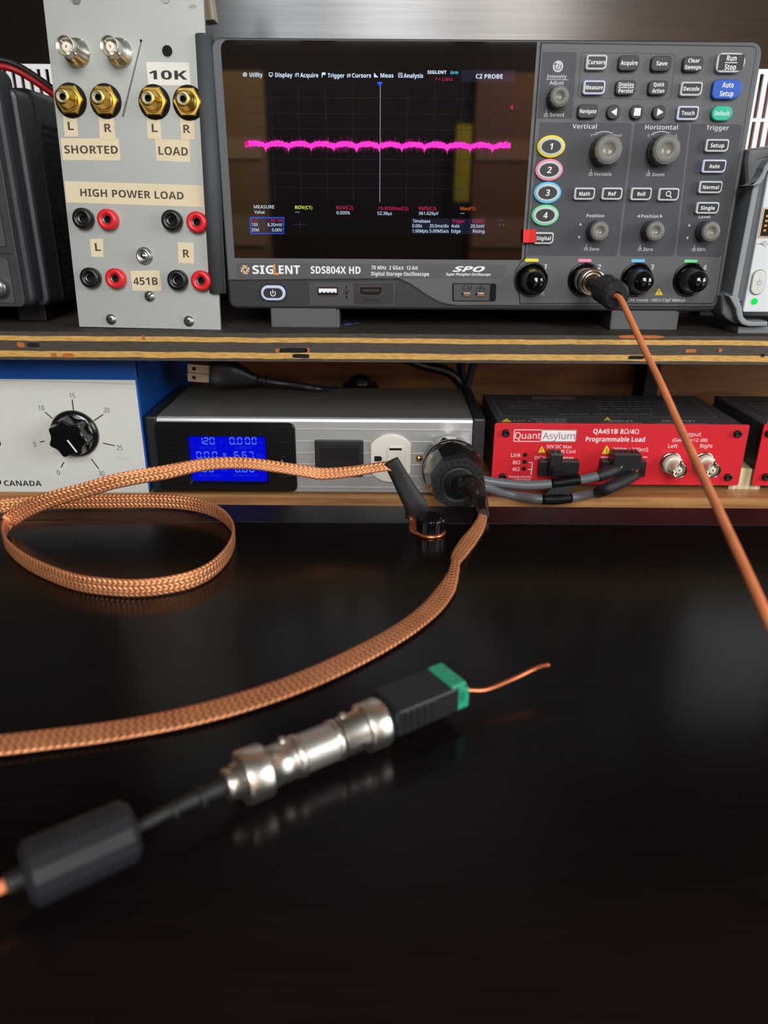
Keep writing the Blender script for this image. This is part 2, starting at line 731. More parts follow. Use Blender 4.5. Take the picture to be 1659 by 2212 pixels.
mb_.inputs[1].default_value = -0.0008
L.new(sp.outputs['Z'], ma.inputs[2])
L.new(ma.outputs[0], mb_.inputs[0])
mr = N.new('ShaderNodeMapRange')
mr.inputs['From Min'].default_value = 0.0
mr.inputs['From Max'].default_value = 0.017
L.new(mb_.outputs[0], mr.inputs['Value'])
dk, ye = lin((70, 62, 52)), lin((206, 160, 84))
lay = ramp(N, [(0.0, dk), (0.10, dk), (0.115, ye), (0.31, ye), (0.325, dk), (0.67, dk), (0.685, ye), (0.84, ye), (0.855, dk), (1.0, dk)])
L.new(mr.outputs[0], lay.inputs[0])
gr = ramp(N, [(0.3, (0.62, 0.6, 0.56)), (0.6, (1.0, 1.0, 1.0)), (0.8, (1.2, 1.16, 1.08))])
L.new(n2.outputs['Fac'], gr.inputs[0])
mxx = N.new('ShaderNodeMix')
mxx.data_type = 'RGBA'
mxx.blend_type = 'MULTIPLY'
mxx.inputs['Factor'].default_value = 1
L.new(lay.outputs[0], mxx.inputs['A'])
L.new(gr.outputs[0], mxx.inputs['B'])
L.new(mxx.outputs['Result'], bs.inputs['Base Color'])
bs.inputs['Roughness'].default_value = 0.75
bp = N.new('ShaderNodeBump')
bp.inputs['Strength'].default_value = 0.6
bp.inputs['Distance'].default_value = 0.0006
L.new(n2.outputs['Fac'], bp.inputs['Height'])
L.new(bp.outputs['Normal'], bs.inputs['Normal'])
PLYTOP = mat('stained_shelf_top', (46, 37, 30), 0.7, var=0.6, vs=70, bump=0.5, bs=300)
SF = Frame((0, 453, 73))
b = MB()
n = 60
vs, fs = [], []
for i in range(n + 1):
    x = -480 + 960 * i / n
    e = random.uniform(-0.25, 0.25)
    vs += [(x, 211, 0), (x, e, 0), (x, e, 16.9), (x, 0.6 + e, 17), (x, 211, 17)]
for i in range(n):
    for k in range(5):
        a, c = i * 5 + k, i * 5 + (k + 1) % 5
        fs.append((a, c, c + 5, a + 5))
b.add(vs, fs, 0)
for i in range(n):
    b.m[i * 5 + 3] = 1
kn = mat('knot_orange', (168, 92, 42), 0.7, var=0.3, vs=300)
for (px, py, w, h, mm) in ((45, 745, 15, 10, 3), (72, 745, 24, 8, 2), (634, 757, 58, 9, 2), (600, 757, 10, 8, 3), (664, 757, 10, 9, 3), (650, 769, 36, 8, 2), (116, 767, 12, 7, 3), (147, 768, 22, 9, 3), (310, 729, 6, 10, 3), (1375, 772, 32, 7, 2), (1492, 758, 22, 7, 3), (1556, 757, 7, 8, 3), (1648, 768, 8, 6, 2), (1385, 728, 90, 6, 3)):
    x, z = SF.at(px, py, -0.3)
    k = 0.3
    pts = []
    for i in range(14):
        a = 2 * PI * i / 14
        q = random.uniform(0.93, 1.07)
        sgn = lambda v: math.copysign(abs(v) ** 0.5, v)
        pts.append((x + w * k / 2 * sgn(math.cos(a)) * q, z + h * k / 2 * sgn(math.sin(a)) * q))
    b.prism(pts, -0.35, 2, mm)
bl = mat('blue_paint_smear', (74, 84, 160), 0.6, var=0.5, vs=400)
for (px, py, w, h) in ((752, 700, 24, 5), (770, 698, 12, 4), (745, 693, 10, 4)):
    c = on_z(px, py, 90.3) - SF.o
    b.add([(c.x + w * 0.15 * math.cos(a) * random.uniform(0.7, 1.2), c.y + h * 1.2 * math.sin(a) * random.uniform(0.7, 1.2), c.z) for a in [2 * PI * i / 12 for i in range(12)]], [tuple(range(12))], 4)
o = b.build('plywood_shelf', [m, PLYTOP, HOLE, kn, bl], frame=SF)
tag(o, 'worn plywood shelf with dark and yellow plies carrying the oscilloscope', 'shelf')

# lower pine shelf and the cubby behind it
PINE = wood('pine_board', (140, 94, 54), (188, 138, 88), (1, 10, 14), 0.28, 10)
LF = Frame((0, 483, -49))
b = MB()
b.box(-480, 480, 0, 181, 0, 23, 0, 1.6, 3)
o = b.build('pine_shelf', PINE, frame=LF)
tag(o, 'orange-brown pine shelf board under the red boxes behind the desk', 'shelf')
b = MB()
b.box(-6, 6, 0, 30, 0, 99, 0, 0.5)
c = on_y(1412, 800, 634)
o = b.build('shelf_divider', mat('dark_divider', (22, 16, 13), 0.7), frame=Frame((c.x, 634, -26)))
tag(o, 'dark upright divider behind the red load boxes between the shelves', 'shelf divider')

# desk
m, N, L, bs = node_mat('black_desk_laminate')
tc = N.new('ShaderNodeTexCoord')
mp = N.new('ShaderNodeMapping')
mp.inputs['Scale'].default_value = (2, 60, 60)
L.new(tc.outputs['Object'], mp.inputs[0])
nz = N.new('ShaderNodeTexNoise')
nz.inputs['Scale'].default_value = 12
nz.inputs['Detail'].default_value = 5
L.new(mp.outputs[0], nz.inputs['Vector'])
r = ramp(N, [(0.3, lin((11, 8, 8))), (0.7, lin((19, 14, 13)))])
L.new(nz.outputs['Fac'], r.inputs[0])
L.new(r.outputs[0], bs.inputs['Base Color'])
bs.inputs['Roughness'].default_value = 0.2
bs.inputs['Specular IOR Level'].default_value = 0.18
bp = N.new('ShaderNodeBump')
bp.inputs['Strength'].default_value = 0.12
bp.inputs['Distance'].default_value = 0.0002
L.new(nz.outputs['Fac'], bp.inputs['Height'])
L.new(bp.outputs['Normal'], bs.inputs['Normal'])
DESKM = m
TF = Frame((0, 100, 0))
t = thing('desk', 'black wood-grain desk with the copper braids and probe lying on it', 'desk', Frame((0, 100, -750)))
b = MB()
b.box(-700, 700, -450, 374, -28, 0, 0)
b.build('desktop', DESKM, t, frame=None, world=True) if False else None
b = MB()
b.box(-700, 700, -350, 374.5, -28, 0, 0, 0.4)
b.build('desktop', DESKM, t, world=True)
b = MB()
b.box(-700, 700, 374.7, 400, -28, 0, 0, 0.5)
b.build('edge_strip', mat('desk_edge_strip', (20, 17, 17), 0.3, spec=0.22, stretch=(2, 60, 60), bump=0.2), t, world=True)
for sx in (-640, 640):
    for sy in (-300, 350):
        b = MB()
        b.box(sx - 22, sx + 22, sy - 22, sy + 22, -750, -28, 0, 1)
        b.build('leg', BLK, t, world=True)
FLOORM = wood('floor_boards', (44, 30, 22), (66, 46, 32), (1, 8, 1), 0.6)
b = MB()
b.box(-1500, 2300, -2200, 700, -760, -750)
o = b.build('floor', FLOORM, frame=ZERO)
o['kind'] = 'structure'

REARM = mat('rear_wall_dark_paint', (58, 44, 36), 0.8, vs=3, var=0.3)
for nm, q in (('wall_rear', (-1500, 2300, -2220, -2200)), ('wall_left', (-1520, -1500, -2220, 684)), ('wall_right', (2300, 2320, -2220, 684))):
    b = MB()
    b.box(*q, -760, 1500)
    o = b.build(nm, REARM, frame=ZERO)
    o['kind'] = 'structure'
for nm, x0, x1, rgb in (('reflection_board_1', -640, -455, (176, 140, 96)), ('reflection_board_2', 330, 560, (140, 96, 66)), ('reflection_board_3', 640, 1700, (168, 146, 128))):  # unseen boards, added only to be reflected in the glass and steel
    b = MB()
    b.box(x0, x1, -2200, -2165, -750, 620, 0, 2)
    b.box(x0 + 8, x1 - 20, -2165, -2158, 20, 130, 1)
    b.box(x0 + 8, x1 - 20, -2165, -2158, 330, 400, 1)
    o = b.build(nm, [mat(nm + '_wood', rgb, 0.6, var=0.15, vs=6), mat(nm + '_panel', tuple(min(255, v + 40) for v in rgb), 0.6)], frame=ZERO)
    o['kind'] = 'structure'
b = MB()
b.box(262, 318, -2165, -2150, 185, 450, 0, 2)  # unseen yellow bar, added for its streak of reflection on the screen
o = b.build('reflection_bar_1', mat('yellow_bar_paint', (214, 190, 20), 0.5), frame=ZERO)
o['kind'] = 'structure'


# ================================================================== oscilloscope
OF = Frame((55, 473, 90))
scope = thing('oscilloscope', 'dark grey digital oscilloscope with a lit screen and rows of keys on the plywood shelf', 'oscilloscope', OF)
HOUS = mat('scope_housing_grey', (36, 36, 38), 0.55, bump=0.25, bs=1500, var=0.05)
FACE = mat('scope_face_grey', (82, 84, 87), 0.5, bump=0.2, bs=1600, var=0.05)
ZONE = mat('scope_zone_blue_grey', (54, 58, 64), 0.55, bump=0.2, bs=1600, var=0.05)
GROOVE = mat('scope_groove', (22, 23, 26), 0.7)
X0, X1, Z0, Z1 = -152.4, 152.0, 11.6, 156.2
b = MB()
b.prism(rrect(X0, X1, Z0, Z1, [5, 6, 7, 6]), 1.2, 128, 0, ch=1.6)
for k in range(16):
    b.box(X1 - 0.3, X1 + 0.3, 40 + k * 4, 42 + k * 4, 40, 120, 1)
b.build('housing', [HOUS, HOLE], scope)
# front frame: ends in a sweep at the lower left
sw = [(492, 606), (862, 603), (874, 609), (888, 616), (904, 627), (920, 638), (935, 647), (950, 654), (968, 659), (990, 661)]
pts = [OF.at(px, py, 0) for px, py in sw]
xl, zt, xr, zb = X0 + 0.7, Z1 - 0.7, X1 - 1.2, OF.at(1500, 663, 0)[1]
out = pts + [p for p in rrect(xl, xr, zb, zt, [5, 5, 6, 5])[6:]]
b = MB()
b.prism(out, 0, 3, 0, ch=0.9)
b.build('front_frame', FACE, scope)

# screen
GLASS = mat('black_screen_glass', (5, 4, 4), 0.03, spec=0.45, var=0.0)
gl = [OF.at(*q, 0) for q in ((507.1, 557.3), (1126, 562.6), (1160.9, 90.7), (474.5, 85.5))]
gx0, gx1, gz0, gz1 = gl[0][0], gl[1][0], gl[0][1], gl[2][1]
b = MB()
b.prism(rrect(gx0, gx1, gz0, gz1, [0.4, 0.4, 0.4, 4.5]), -0.12, 2, 0)
glass = b.build('screen', GLASS, scope)
E_ = lambda n, c, e=1.0: mat('screen_' + n, c, 0.03 if n in ('panel', 'navy', 'box_blue') else 0.5, spec=0.45, emit=e)
SM = [E_('panel', (5, 6, 12)), E_('white', (206, 226, 250), 1.15), E_('grid', (38, 40, 52)), E_('magenta', (255, 58, 196), 1.25), E_('dim_magenta', (148, 18, 104)),
      E_('pink_text', (216, 40, 96)), E_('blue', (34, 84, 232), 1.3), E_('yellow', (208, 232, 60)), E_('orange', (232, 104, 44)), E_('cyan', (80, 200, 226)),
      E_('navy', (22, 26, 46)), E_('box_blue', (52, 66, 104))]
y = -0.2
d = MB()
d.ppoly(OF, [(517, 146), (1113, 151), (1093.5, 509.5), (539, 505)], -0.16, 0)
d.ppoly(OF, [(996.5, 151), (1113, 151.5), (1112, 178), (996, 177)], -0.18, 10)
d.ppoly(OF, [(518, 147), (919, 149), (919, 177), (520, 175)], -0.18, 0)
cx, _ = OF.at(821, 312, y)
gw = (OF.at(1053, 312, y)[0] - OF.at(590, 312, y)[0]) / 8
zt_, zb_ = OF.at(821, 178, y)[1], OF.at(821, 436, y)[1]
for i in range(-5, 6):
    x = cx + gw * i
    if i == 0:
        q = zb_
        while q < zt_:
            d.flat([(x - 0.12, q), (x + 0.12, q), (x + 0.12, q + 0.55), (x - 0.12, q + 0.55)], y, 1)
            q += 0.85
    elif abs(i) < 5:
        d.flat([(x - 0.1, zb_), (x + 0.1, zb_), (x + 0.1, zt_), (x - 0.1, zt_)], y, 2)
rows = [OF.at(821, q, y)[1] for q in (212, 246, 279.5, 312, 344.5, 375.8, 406.2)]
for z in rows:
    d.flat([(cx - gw * 5, z - 0.1), (cx + gw * 5, z - 0.1), (cx + gw * 5, z + 0.1), (cx - gw * 5, z + 0.1)], y, 2)
# noisy trace: scalloped hum with downward spikes
rnd = random.Random(3)
zc = OF.at(821, 314.5, y)[1]
xa, xb = OF.at(529, 314, y)[0], OF.at(1103, 316, y)[0]
n = 620
per = OF.at(623, 314, y)[0] - OF.at(574, 314, y)[0]
ph0 = OF.at(574, 314, y)[0]
up, dn = [], []
for i in range(n + 1):
    x = xa + (xb - xa) * i / n
    u = ((x - ph0) / per) % 1.0
    hump = math.sin(PI * u) ** 0.8
    c = zc + 1.2 * (hump - 0.55)
    spike = 1.6 * math.exp(-((min(u, 1 - u)) / 0.035) ** 2)
    up.append((x, c + 1.05 + rnd.random() ** 2 * 0.9 + 0.3 * hump))
    dn.append((x, c - 0.95 - rnd.random() ** 2 * 0.9 - spike))
    if i < n:
        w_ = (xb - xa) / n
        a1, a2 = rnd.random() ** 4 * 2.8, rnd.random() ** 4 * 3.0
        d.flat([(x, c - 1.2 - a2 - spike), (x + w_ * 0.8, c - 1.2 - a2 - spike), (x + w_ * 0.8, c + 1.3 + a1), (x, c + 1.3 + a1)], -0.21, 4)
for i in range(n):
    d.add([(dn[i][0], -0.23, dn[i][1]), (dn[i + 1][0], -0.23, dn[i + 1][1]), (up[i + 1][0], -0.23, up[i + 1][1]), (up[i][0], -0.23, up[i][1])], [(0, 1, 2, 3)], 3)
T = lambda t, x, yy, w, h, m_, **k: d.ptext(OF, t, x, yy, w, h, m_, y=-0.24, **k)
for (t_, x, yy, w) in (('Utility', 553, 161.5, 28), ('Display', 613, 162, 37), ('Acquire', 668, 162.5, 39), ('Trigger', 726, 163, 36), ('Cursors', 781, 163, 41), ('Meas', 836, 163, 28), ('Analysis', 893, 163.5, 42)):
    T(t_, x, yy, w, 9.2, 1, bold=0.018)
T('#', 753.5, 162, 9, 9, 1)
T('SIGLENT', 944, 156, 41, 7, 1, bold=0.03)
T('Arm', 981, 156.5, 17, 7.5, 9, bold=0.01)
T('f < 2.0Hz', 959, 171, 37, 7, 5)
T('C2 PROBE', 1057, 165, 58, 9.5, 1, bold=0.015)
P_ = lambda pts, m_=1, yy=-0.24: d.ppoly(OF, pts, yy, m_)
rg = lambda cx_, cy_, r0, r1, m_=1, n_=14: [d.add([(*OF.at(cx_ + r0 * math.cos(a), cy_ + r0 * math.sin(a), -0.24)[:1], -0.24, OF.at(cx_ + r0 * math.cos(a), cy_ + r0 * math.sin(a), -0.24)[1]) for a in (2 * PI * i / n_, 2 * PI * (i + 1) / n_)] + [(OF.at(cx_ + r1 * math.cos(a), cy_ + r1 * math.sin(a), -0.24)[0], -0.24, OF.at(cx_ + r1 * math.cos(a), cy_ + r1 * math.sin(a), -0.24)[1]) for a in (2 * PI * (i + 1) / n_, 2 * PI * i / n_)], [(0, 1, 2, 3)], m_) for i in range(n_)]
rg(529, 161, 2.8, 4.6)
rg(529, 161, 0.2, 1.4)
d.pline(OF, [(581, 157.5), (589, 157.5), (589, 163.5), (581, 163.5), (581, 157.5)], 0.28, 1, -0.24)
P_([(583, 164), (587, 164), (587, 166), (583, 166)])
d.pline(OF, [(638, 166), (638, 160), (641, 158), (641, 166), (641, 160), (645, 158), (645, 166)], 0.28, 1, -0.24)
P_([(695, 157), (703, 156), (703, 162), (696.5, 162), (696.5, 167), (695, 167)])
P_([(808, 157), (817, 167), (808, 167)])
d.pline(OF, [(861, 158), (869, 158), (869, 167), (861, 167), (861, 158)], 0.25, 1, -0.24)
d.pline(OF, [(862, 165), (865, 160), (868, 166)], 0.25, 1, -0.24)
P_([(814, 177.5), (827, 177.5), (820.5, 187)], 6)
P_([(527.5, 306.5), (537, 306.5), (537, 315.5), (527.5, 315.5)], 5, -0.25)
P_([(1108, 226), (1108, 237), (1101.5, 231.5)], 5)
T('MEASURE', 570.5, 446.8, 44, 7, 1)
T('Value', 560.5, 458, 22, 6.8, 1)
T('ROV(C1)', 656, 448, 37, 7.2, 7, bold=0.012)
T('***', 642.5, 459, 9, 3, 1)
T('ROV(C2)', 745, 448.7, 36, 7.2, 5)
T('0.000%', 741.5, 459.6, 29, 6.8, 1)
T('10-90%Rise(C2)', 849.4, 450, 65, 7.2, 5)
T('52.38\u00b5s', 831, 460.8, 31, 6.8, 1)
T('RMS(C2)', 923.7, 450, 37, 7.2, 5)
T('961.629\u00b5V', 926, 460.8, 42, 6.8, 1)
T('Max(F1)', 1010.5, 450.4, 32, 7.2, 8)
T('***', 999, 461.5, 9, 3, 1)
P_([(540, 470), (613, 470), (613, 504.5), (541.5, 504.5)], 10, -0.19)
d.pline(OF, [(540, 470), (613, 470), (612.5, 504.5), (541.5, 504.5), (540, 470)], 0.45, 6, -0.25)
T('C2', 549.5, 475.7, 12, 6.5, 5)
T('AC1M', 597, 475.7, 25, 6.5, 5)
T('10X', 550.5, 485, 14, 6.6, 1)
T('8.20mV/', 594, 485.4, 32, 6.8, 1)
T('20M', 551, 496.5, 16, 6.6, 1)
T('0.00V', 598.6, 496.7, 22, 6.8, 1)
d.pline(OF, [(634, 485), (663, 485)], 0.15, 11, -0.24)
d.pline(OF, [(648.5, 477), (648.5, 493)], 0.15, 11, -0.24)
d.pline(OF, [(617, 505), (685, 505), (685, 470)], 0.1, 10, -0.24)
P_([(889, 472), (971, 472), (970.5, 505), (889, 505)], 10, -0.19)
P_([(974, 472), (1047.5, 472), (1047, 506), (974, 506)], 10, -0.19)
P_([(889, 483), (970.5, 483), (970.5, 505), (889, 505)], 11, -0.2) if False else None
for (t_, x, yy, w, m_) in (('Timebase', 910.4, 477.6, 38, 1), ('0.00s', 901, 487.8, 21, 1), ('20.0ms/div', 948.8, 488, 42, 1), ('1.00Mpts', 908, 499, 34, 1), ('5.00MSa/s', 948.5, 499, 41, 1),
                           ('Trigger', 990.5, 477.6, 27, 5), ('C2DC', 1034, 477.8, 26, 5), ('Auto', 983.7, 488, 18, 1), ('20.5mV', 1031.5, 488.5, 30, 1), ('Edge', 985, 499.3, 20, 1), ('Rising', 1034, 499.4, 25, 1)):
    T(t_, x, yy, w, 6.8, m_)
d.pline(OF, [(1079, 483), (1079, 480), (1087, 480), (1087, 483)], 0.2, 2, -0.24)
d.pline(OF, [(1083, 480), (1083, 477)], 0.2, 2, -0.24)
for q in ((1079, 485), (1087, 485), (1083, 476)):
    rg(*q, 1.0, 2.4, 11, 8)
d.build('display', SM, glass, label='lit display with a magenta noise trace')

# control panel with its printed legends
b = MB()
cp = [(1169, 93.5), (1626, 101), (1630.5, 105), (1632, 112), (1546.5, 640), (1543, 651), (1536, 655.5), (1124, 655.5), (1121.5, 634), (1113, 622), (1110.5, 604), (1115, 584), (1125, 568), (1133.5, 560)]
gp = [OF.at(*q, 0) for q in cp]
b.prism(inset(gp, -0.45), -0.05, 1, 1)
b.prism(gp, -0.5, 1, 0, ch=0.4)
yz = -0.58
for zp in ([(1172, 112), (1246, 113), (1246, 119), (1235, 256), (1161, 256), (1161, 250)], [(1166, 264), (1360, 265.5), (1366, 271), (1333.5, 547), (1328, 553.5), (1138, 552)],
           [(1376, 265.5), (1484, 267), (1489, 272), (1457, 549), (1452, 554), (1345, 553.5), (1339, 548), (1371, 270)], [(1497, 267), (1599, 269), (1603.5, 275), (1560, 550), (1555, 555), (1467, 554), (1461.5, 549), (1493, 272)]):
    b.ppoly(OF, zp, yz, 2)
b.pline(OF, [(1258, 113), (1453, 116.5), (1459, 121), (1449, 211), (1443, 215), (1254, 211), (1249, 206), (1256, 118), (1258, 113)], 0.32, 2, yz)
yt = -0.66
W = lambda t, x, yy, w, h, **k: b.ptext(OF, t, x, yy, w, h, 3, y=yt, **k)
W('Intensity', 1203, 165, 42, 8, bold=0.02)
W('Adjust', 1202.5, 178.8, 31, 8, bold=0.02)
b.pline(OF, [(1179, 171.6), (1228, 172.4)], 0.3, 3, yt)
x_, z_ = OF.at(1205.5, 143.5, yt)
b.flat(ell(x_, z_, 2.85), yt, 3)
b.line([(x_ + 1.7 * math.cos(a), z_ + 1.7 * math.sin(a)) for a in [R(q) for q in range(150, 400, 20)]], 0.4, yt - 0.05, 2)
b.flat([(x_ - 2.3, z_ + 0.6), (x_ - 0.6, z_ + 0.9), (x_ - 1.6, z_ + 2.0)], yt - 0.05, 2)
b.line([(x_, z_ + 1.3), (x_ + 0.5, z_ - 0.1), (x_ - 0.5, z_ - 0.8)], 0.35, yt - 0.05, 2)


def push_icon(px, py):
    x, z = OF.at(px, py, yt)
    b.line([(x - 0.95, z - 1.15), (x + 0.95, z - 1.15), (x + 0.75, z + 0.35), (x - 0.75, z + 0.35), (x - 0.95, z - 1.15)], 0.25, yt, 3)
    b.line([(x + 0.1, z + 2.1), (x + 0.1, z - 0.5)], 0.3, yt, 3)
    b.flat([(x - 0.4, z - 0.1), (x + 0.6, z - 0.1), (x + 0.1, z - 0.9)], yt, 3)


push_icon(1179.5, 246.5)
W('Select', 1203.5, 247.8, 31, 8, bold=0.015)
W('Vertical', 1263, 273, 53, 10, bold=0.012)
W('Horizontal', 1429, 274.8, 71, 10, bold=0.012)
W('Trigger', 1550, 276, 49, 10, bold=0.012)
for (t_, x, yy, w) in (('V', 1278.5, 292, 6), ('mV', 1337, 293, 13), ('S', 1401, 293, 5), ('nS', 1458, 294, 11)):
    W(t_, x, yy, w, 6.5)
for cx_ in (1306, 1429):
    b.pline(OF, [(cx_ - 20 + q * 40 / 8, 289.5 - 5.5 * math.sin(PI * q / 8)) for q in range(9)], 0.4, 3, yt)
    b.ppoly(OF, [(cx_ - 24, 292), (cx_ - 16, 284.5), (cx_ - 15, 290.5)], yt, 3)
    b.ppoly(OF, [(cx_ + 25, 293), (cx_ + 16, 285), (cx_ + 15, 291)], yt, 3)
for (t_, x, yy, w, ix, iy) in (('Variable', 1302, 376, 38, 1276, 374), ('Zoom', 1422, 377, 26, 1400.5, 375), ('Zero', 1283.5, 538, 21, 1266, 536), ('Zero', 1399.5, 538.6, 21, 1382, 536.6), ('50%', 1515, 539, 19, 1499, 537.5)):
    W(t_, x, yy, w, 6.8, bold=0.01)
    push_icon(ix, iy)
for (t_, x, yy, w) in (('Position', 1286, 466, 38), ('Position', 1404, 467, 38), ('Level', 1522, 468, 25)):
    W(t_, x, yy, w, 7, bold=0.01)
for (x, yy) in ((1254, 484), (1489, 486)):
    b.ppoly(OF, [(x - 3, yy + 3), (x + 3, yy + 3), (x, yy - 3.5)], yt, 3)
for (x, yy) in ((1251, 513), (1485, 514.5)):
    b.ppoly(OF, [(x - 3, yy - 3), (x + 3, yy - 3), (x, yy + 3.5)], yt, 3)
b.ppoly(OF, [(1376, 467), (1382, 463.5), (1382, 470.5)], yt, 3)
b.ppoly(OF, [(1432, 467), (1426, 463.5), (1426, 470.5)], yt, 3)
for k, (cx_, cy_) in enumerate(((1148.6, 562), (1263, 562.6), (1378, 563.2), (1492, 564))):
    q = [OF.at(cx_ - 15, cy_ + 3.2, -0.6), OF.at(cx_ + 15, cy_ - 3.2, -0.6)]
    b.prism(rrect(q[0][0], q[1][0], q[0][1], q[1][1], 0.8), -0.8, 0, 4 + k)
for t_, x, yy in (('1', 1178, 575.6), ('2', 1294, 576.6), ('3', 1408.6, 577), ('4', 1522, 577.6)):
    W(t_, x, yy, 6.5 if t_ == '1' else 8.5, 11, bold=0.01, shear=0.1)
W('X', 1172.3, 633.5, 9, 9)
W('All Inputs : 1M\u03a9//17pF 400Vpk', 1421, 648.2, 121, 6, bold=0.008)
b.ppoly(OF, [(1423.5, 622.5), (1432.5, 637.5), (1414.5, 637.5)], yt, 8)
b.pline(OF, [(1423.5, 627), (1423.5, 632.5)], 0.45, 1, yt - 0.05)
b.pline(OF, [(1423.5, 634), (1423.5, 635.6)], 0.45, 1, yt - 0.05)
CHC = [mat('channel_yellow', (226, 208, 40), 0.5, var=0.04), mat('channel_pink', (226, 132, 162), 0.5, var=0.04), mat('channel_blue', (92, 182, 222), 0.5, var=0.04), mat('channel_green', (104, 206, 140), 0.5, var=0.04)]
b.build('control_panel', [FACE, GROOVE, ZONE, GREYP] + CHC + [YEL], scope)

# keys
KGREY = mat('key_translucent_grey', (188, 194, 192), 0.45, var=0.03)
KLIT = mat('key_backlit_grey', (190, 200, 224), 0.45, var=0.03)
KBLK = mat('key_black_window', (26, 28, 33), 0.45, var=0.05)
KDARK = mat('key_dark_rubber', (47, 48, 50), 0.55, var=0.05)
KBLUE = mat('key_blue_rubber', (0, 82, 178), 0.45, var=0.04)
KGREEN = mat('key_green_rubber', (22, 176, 146), 0.45, var=0.04)


def key(px0, py0, px1, py1, words, style, size=7.5, rr=None):
    b = MB()
    h = 3.4
    x0, z0 = OF.at(px0, py1, 0)
    x1, z1 = OF.at(px1 - 2.5, py0 + 1.5, 0)
    body = {'L': 0, 'B': 0, 'D': 0}.get(style, 0)
    r = rr or ([1.3, 2.2, 1.4, 1.3] if style != 'D' else [2.2, 3.2, 2.2, 2.2])
    b.prism(rrect(x0, x1, z0, z1, r), -h, 0, 0, ch=0.55)
    y = -h - 0.05
    if style in 'LB':
        w = 1.1
        b.prism(rrect(x0 + w * 1.1, x1 - w * 0.8, z0 + w, z1 - w * 0.8, [0.5, 1.5, 0.8, 0.5]), -h - 0.18, -h + 0.3, 1)
        y = -h - 0.26
    cx_, cy_ = (x0 + x1) / 2, (z0 + z1) / 2
    k = 0.25
    lines = words if isinstance(words, list) else [words]
    hh = size * 0.27
    for i, (t_, w) in enumerate(lines):
        z = cy_ + (len(lines) - 1 - 2 * i) * hh * (0.82 if 'bar' not in style else 0.8)
        if t_ == '<':
            b.flat([(cx_ - 1.7, z), (cx_ + 1.6, z + 1.9), (cx_ + 1.6, z - 1.9)], y, 2)
        elif t_ == '>':
            b.flat([(cx_ + 2.0, z), (cx_ - 1.4, z + 1.9), (cx_ - 1.4, z - 1.9)], y, 2)
        elif t_ == '[]':
            b.flat([(cx_ - 1.8, z - 1.9), (cx_ + 1.8, z - 1.9), (cx_ + 1.8, z + 1.9), (cx_ - 1.8, z + 1.9)], y, 2)
        elif t_ == '?':
            b.ring(ell(cx_ - 0.3, z + 0.4, 1.5, n=20), 0.45, y, y + 0.05, 2)
            b.line([(cx_ + 0.7, z - 0.6), (cx_ + 1.8, z - 1.9)], 0.55, y, 2)
        elif t_ == '-':
            pass
        else:
            b.text(t_, cx_, z, hh, y, 2, w * k, 0.02)
    if words and isinstance(words, list) and len(words) == 2 and words[0][0] in ('Run', 'Display'):
        w = words[1][1] * k * 0.55
        b.flat([(cx_ - w, cy_ - 0.18), (cx_ + w, cy_ - 0.18), (cx_ + w, cy_ + 0.18), (cx_ - w, cy_ + 0.18)], y, 2)
    m0 = {'L': KGREY, 'B': KLIT, 'D': KDARK, 'blue': KBLUE, 'green': KGREEN}[style]
    nm = ' '.join(q[0] for q in lines)
    look = {'L': 'pale grey key with black window', 'B': 'backlit pale key with black window', 'D': 'dark grey key', 'blue': 'blue key', 'green': 'green key'}[style]
    lab = look + (' marked ' + nm if nm.strip('<>[]?').strip() else {'<': ' with left arrow', '>': ' with right arrow', '[]': ' with square', '?': ' with magnifier'}.get(nm, ''))
    return b.build('key', [m0, KBLK, WHITE], scope, label=lab)


for a in ((1261, 119, 1312, 153, [('Cursors', 38)], 'L'), (1331, 120, 1382, 155, [('Acquire', 37)], 'D'), (1401, 121, 1452, 156, [('Save', 24)], 'D'), (1469, 122, 1520, 157, [('Clear', 25), ('Sweeps', 36)], 'D', 7.0),
          (1539, 115, 1610, 159, [('Run', 21), ('Stop', 25)], 'L', 9.5, [3, 6.5, 4, 3]), (1255, 174, 1308, 206, [('Measure', 38)], 'B'), (1325, 174, 1375, 207, [('Display', 34), ('Persist', 32)], 'D', 7.0),
          (1395, 174, 1444, 207, [('Quick', 24), ('Action', 27)], 'D', 7.0), (1463, 177, 1517, 209, [('Decode', 35)], 'L'), (1531, 172, 1603, 216, [('Auto', 25), ('Setup', 30)], 'blue', 9.5, [3, 5, 4, 3]),
          (1244, 225, 1293, 257, [('Navigate', 37)], 'D', 7.2), (1306, 226, 1342, 259, [('<', 1)], 'D', 8, 4.4), (1356, 226, 1392, 259, [('[]', 1)], 'D', 8, 4.4), (1404, 227, 1440, 259, [('>', 1)], 'D', 8, 4.4),
          (1456, 229, 1509, 261, [('Touch', 29)], 'B'), (1530, 229, 1582, 262, [('Default', 33)], 'green', 7.5, 4.3), (1517, 300, 1574, 329, [('Setup', 31)], 'L'), (1510, 344, 1568, 374, [('Auto', 24)], 'B'),
          (1503, 390, 1560, 418, [('Normal', 37)], 'L'), (1497, 435, 1553, 462, [('Single', 33)], 'L'), (1236, 404, 1286, 432, [('Math', 25)], 'L'), (1295, 404, 1345, 432, [('Ref', 18)], 'L'),
          (1357, 404, 1408, 433, [('Roll', 18)], 'L'), (1416, 405, 1467, 434, [('?', 1)], 'L'), (1150, 500, 1197, 527, [('Digital', 33)], 'L')):
    key(*a)
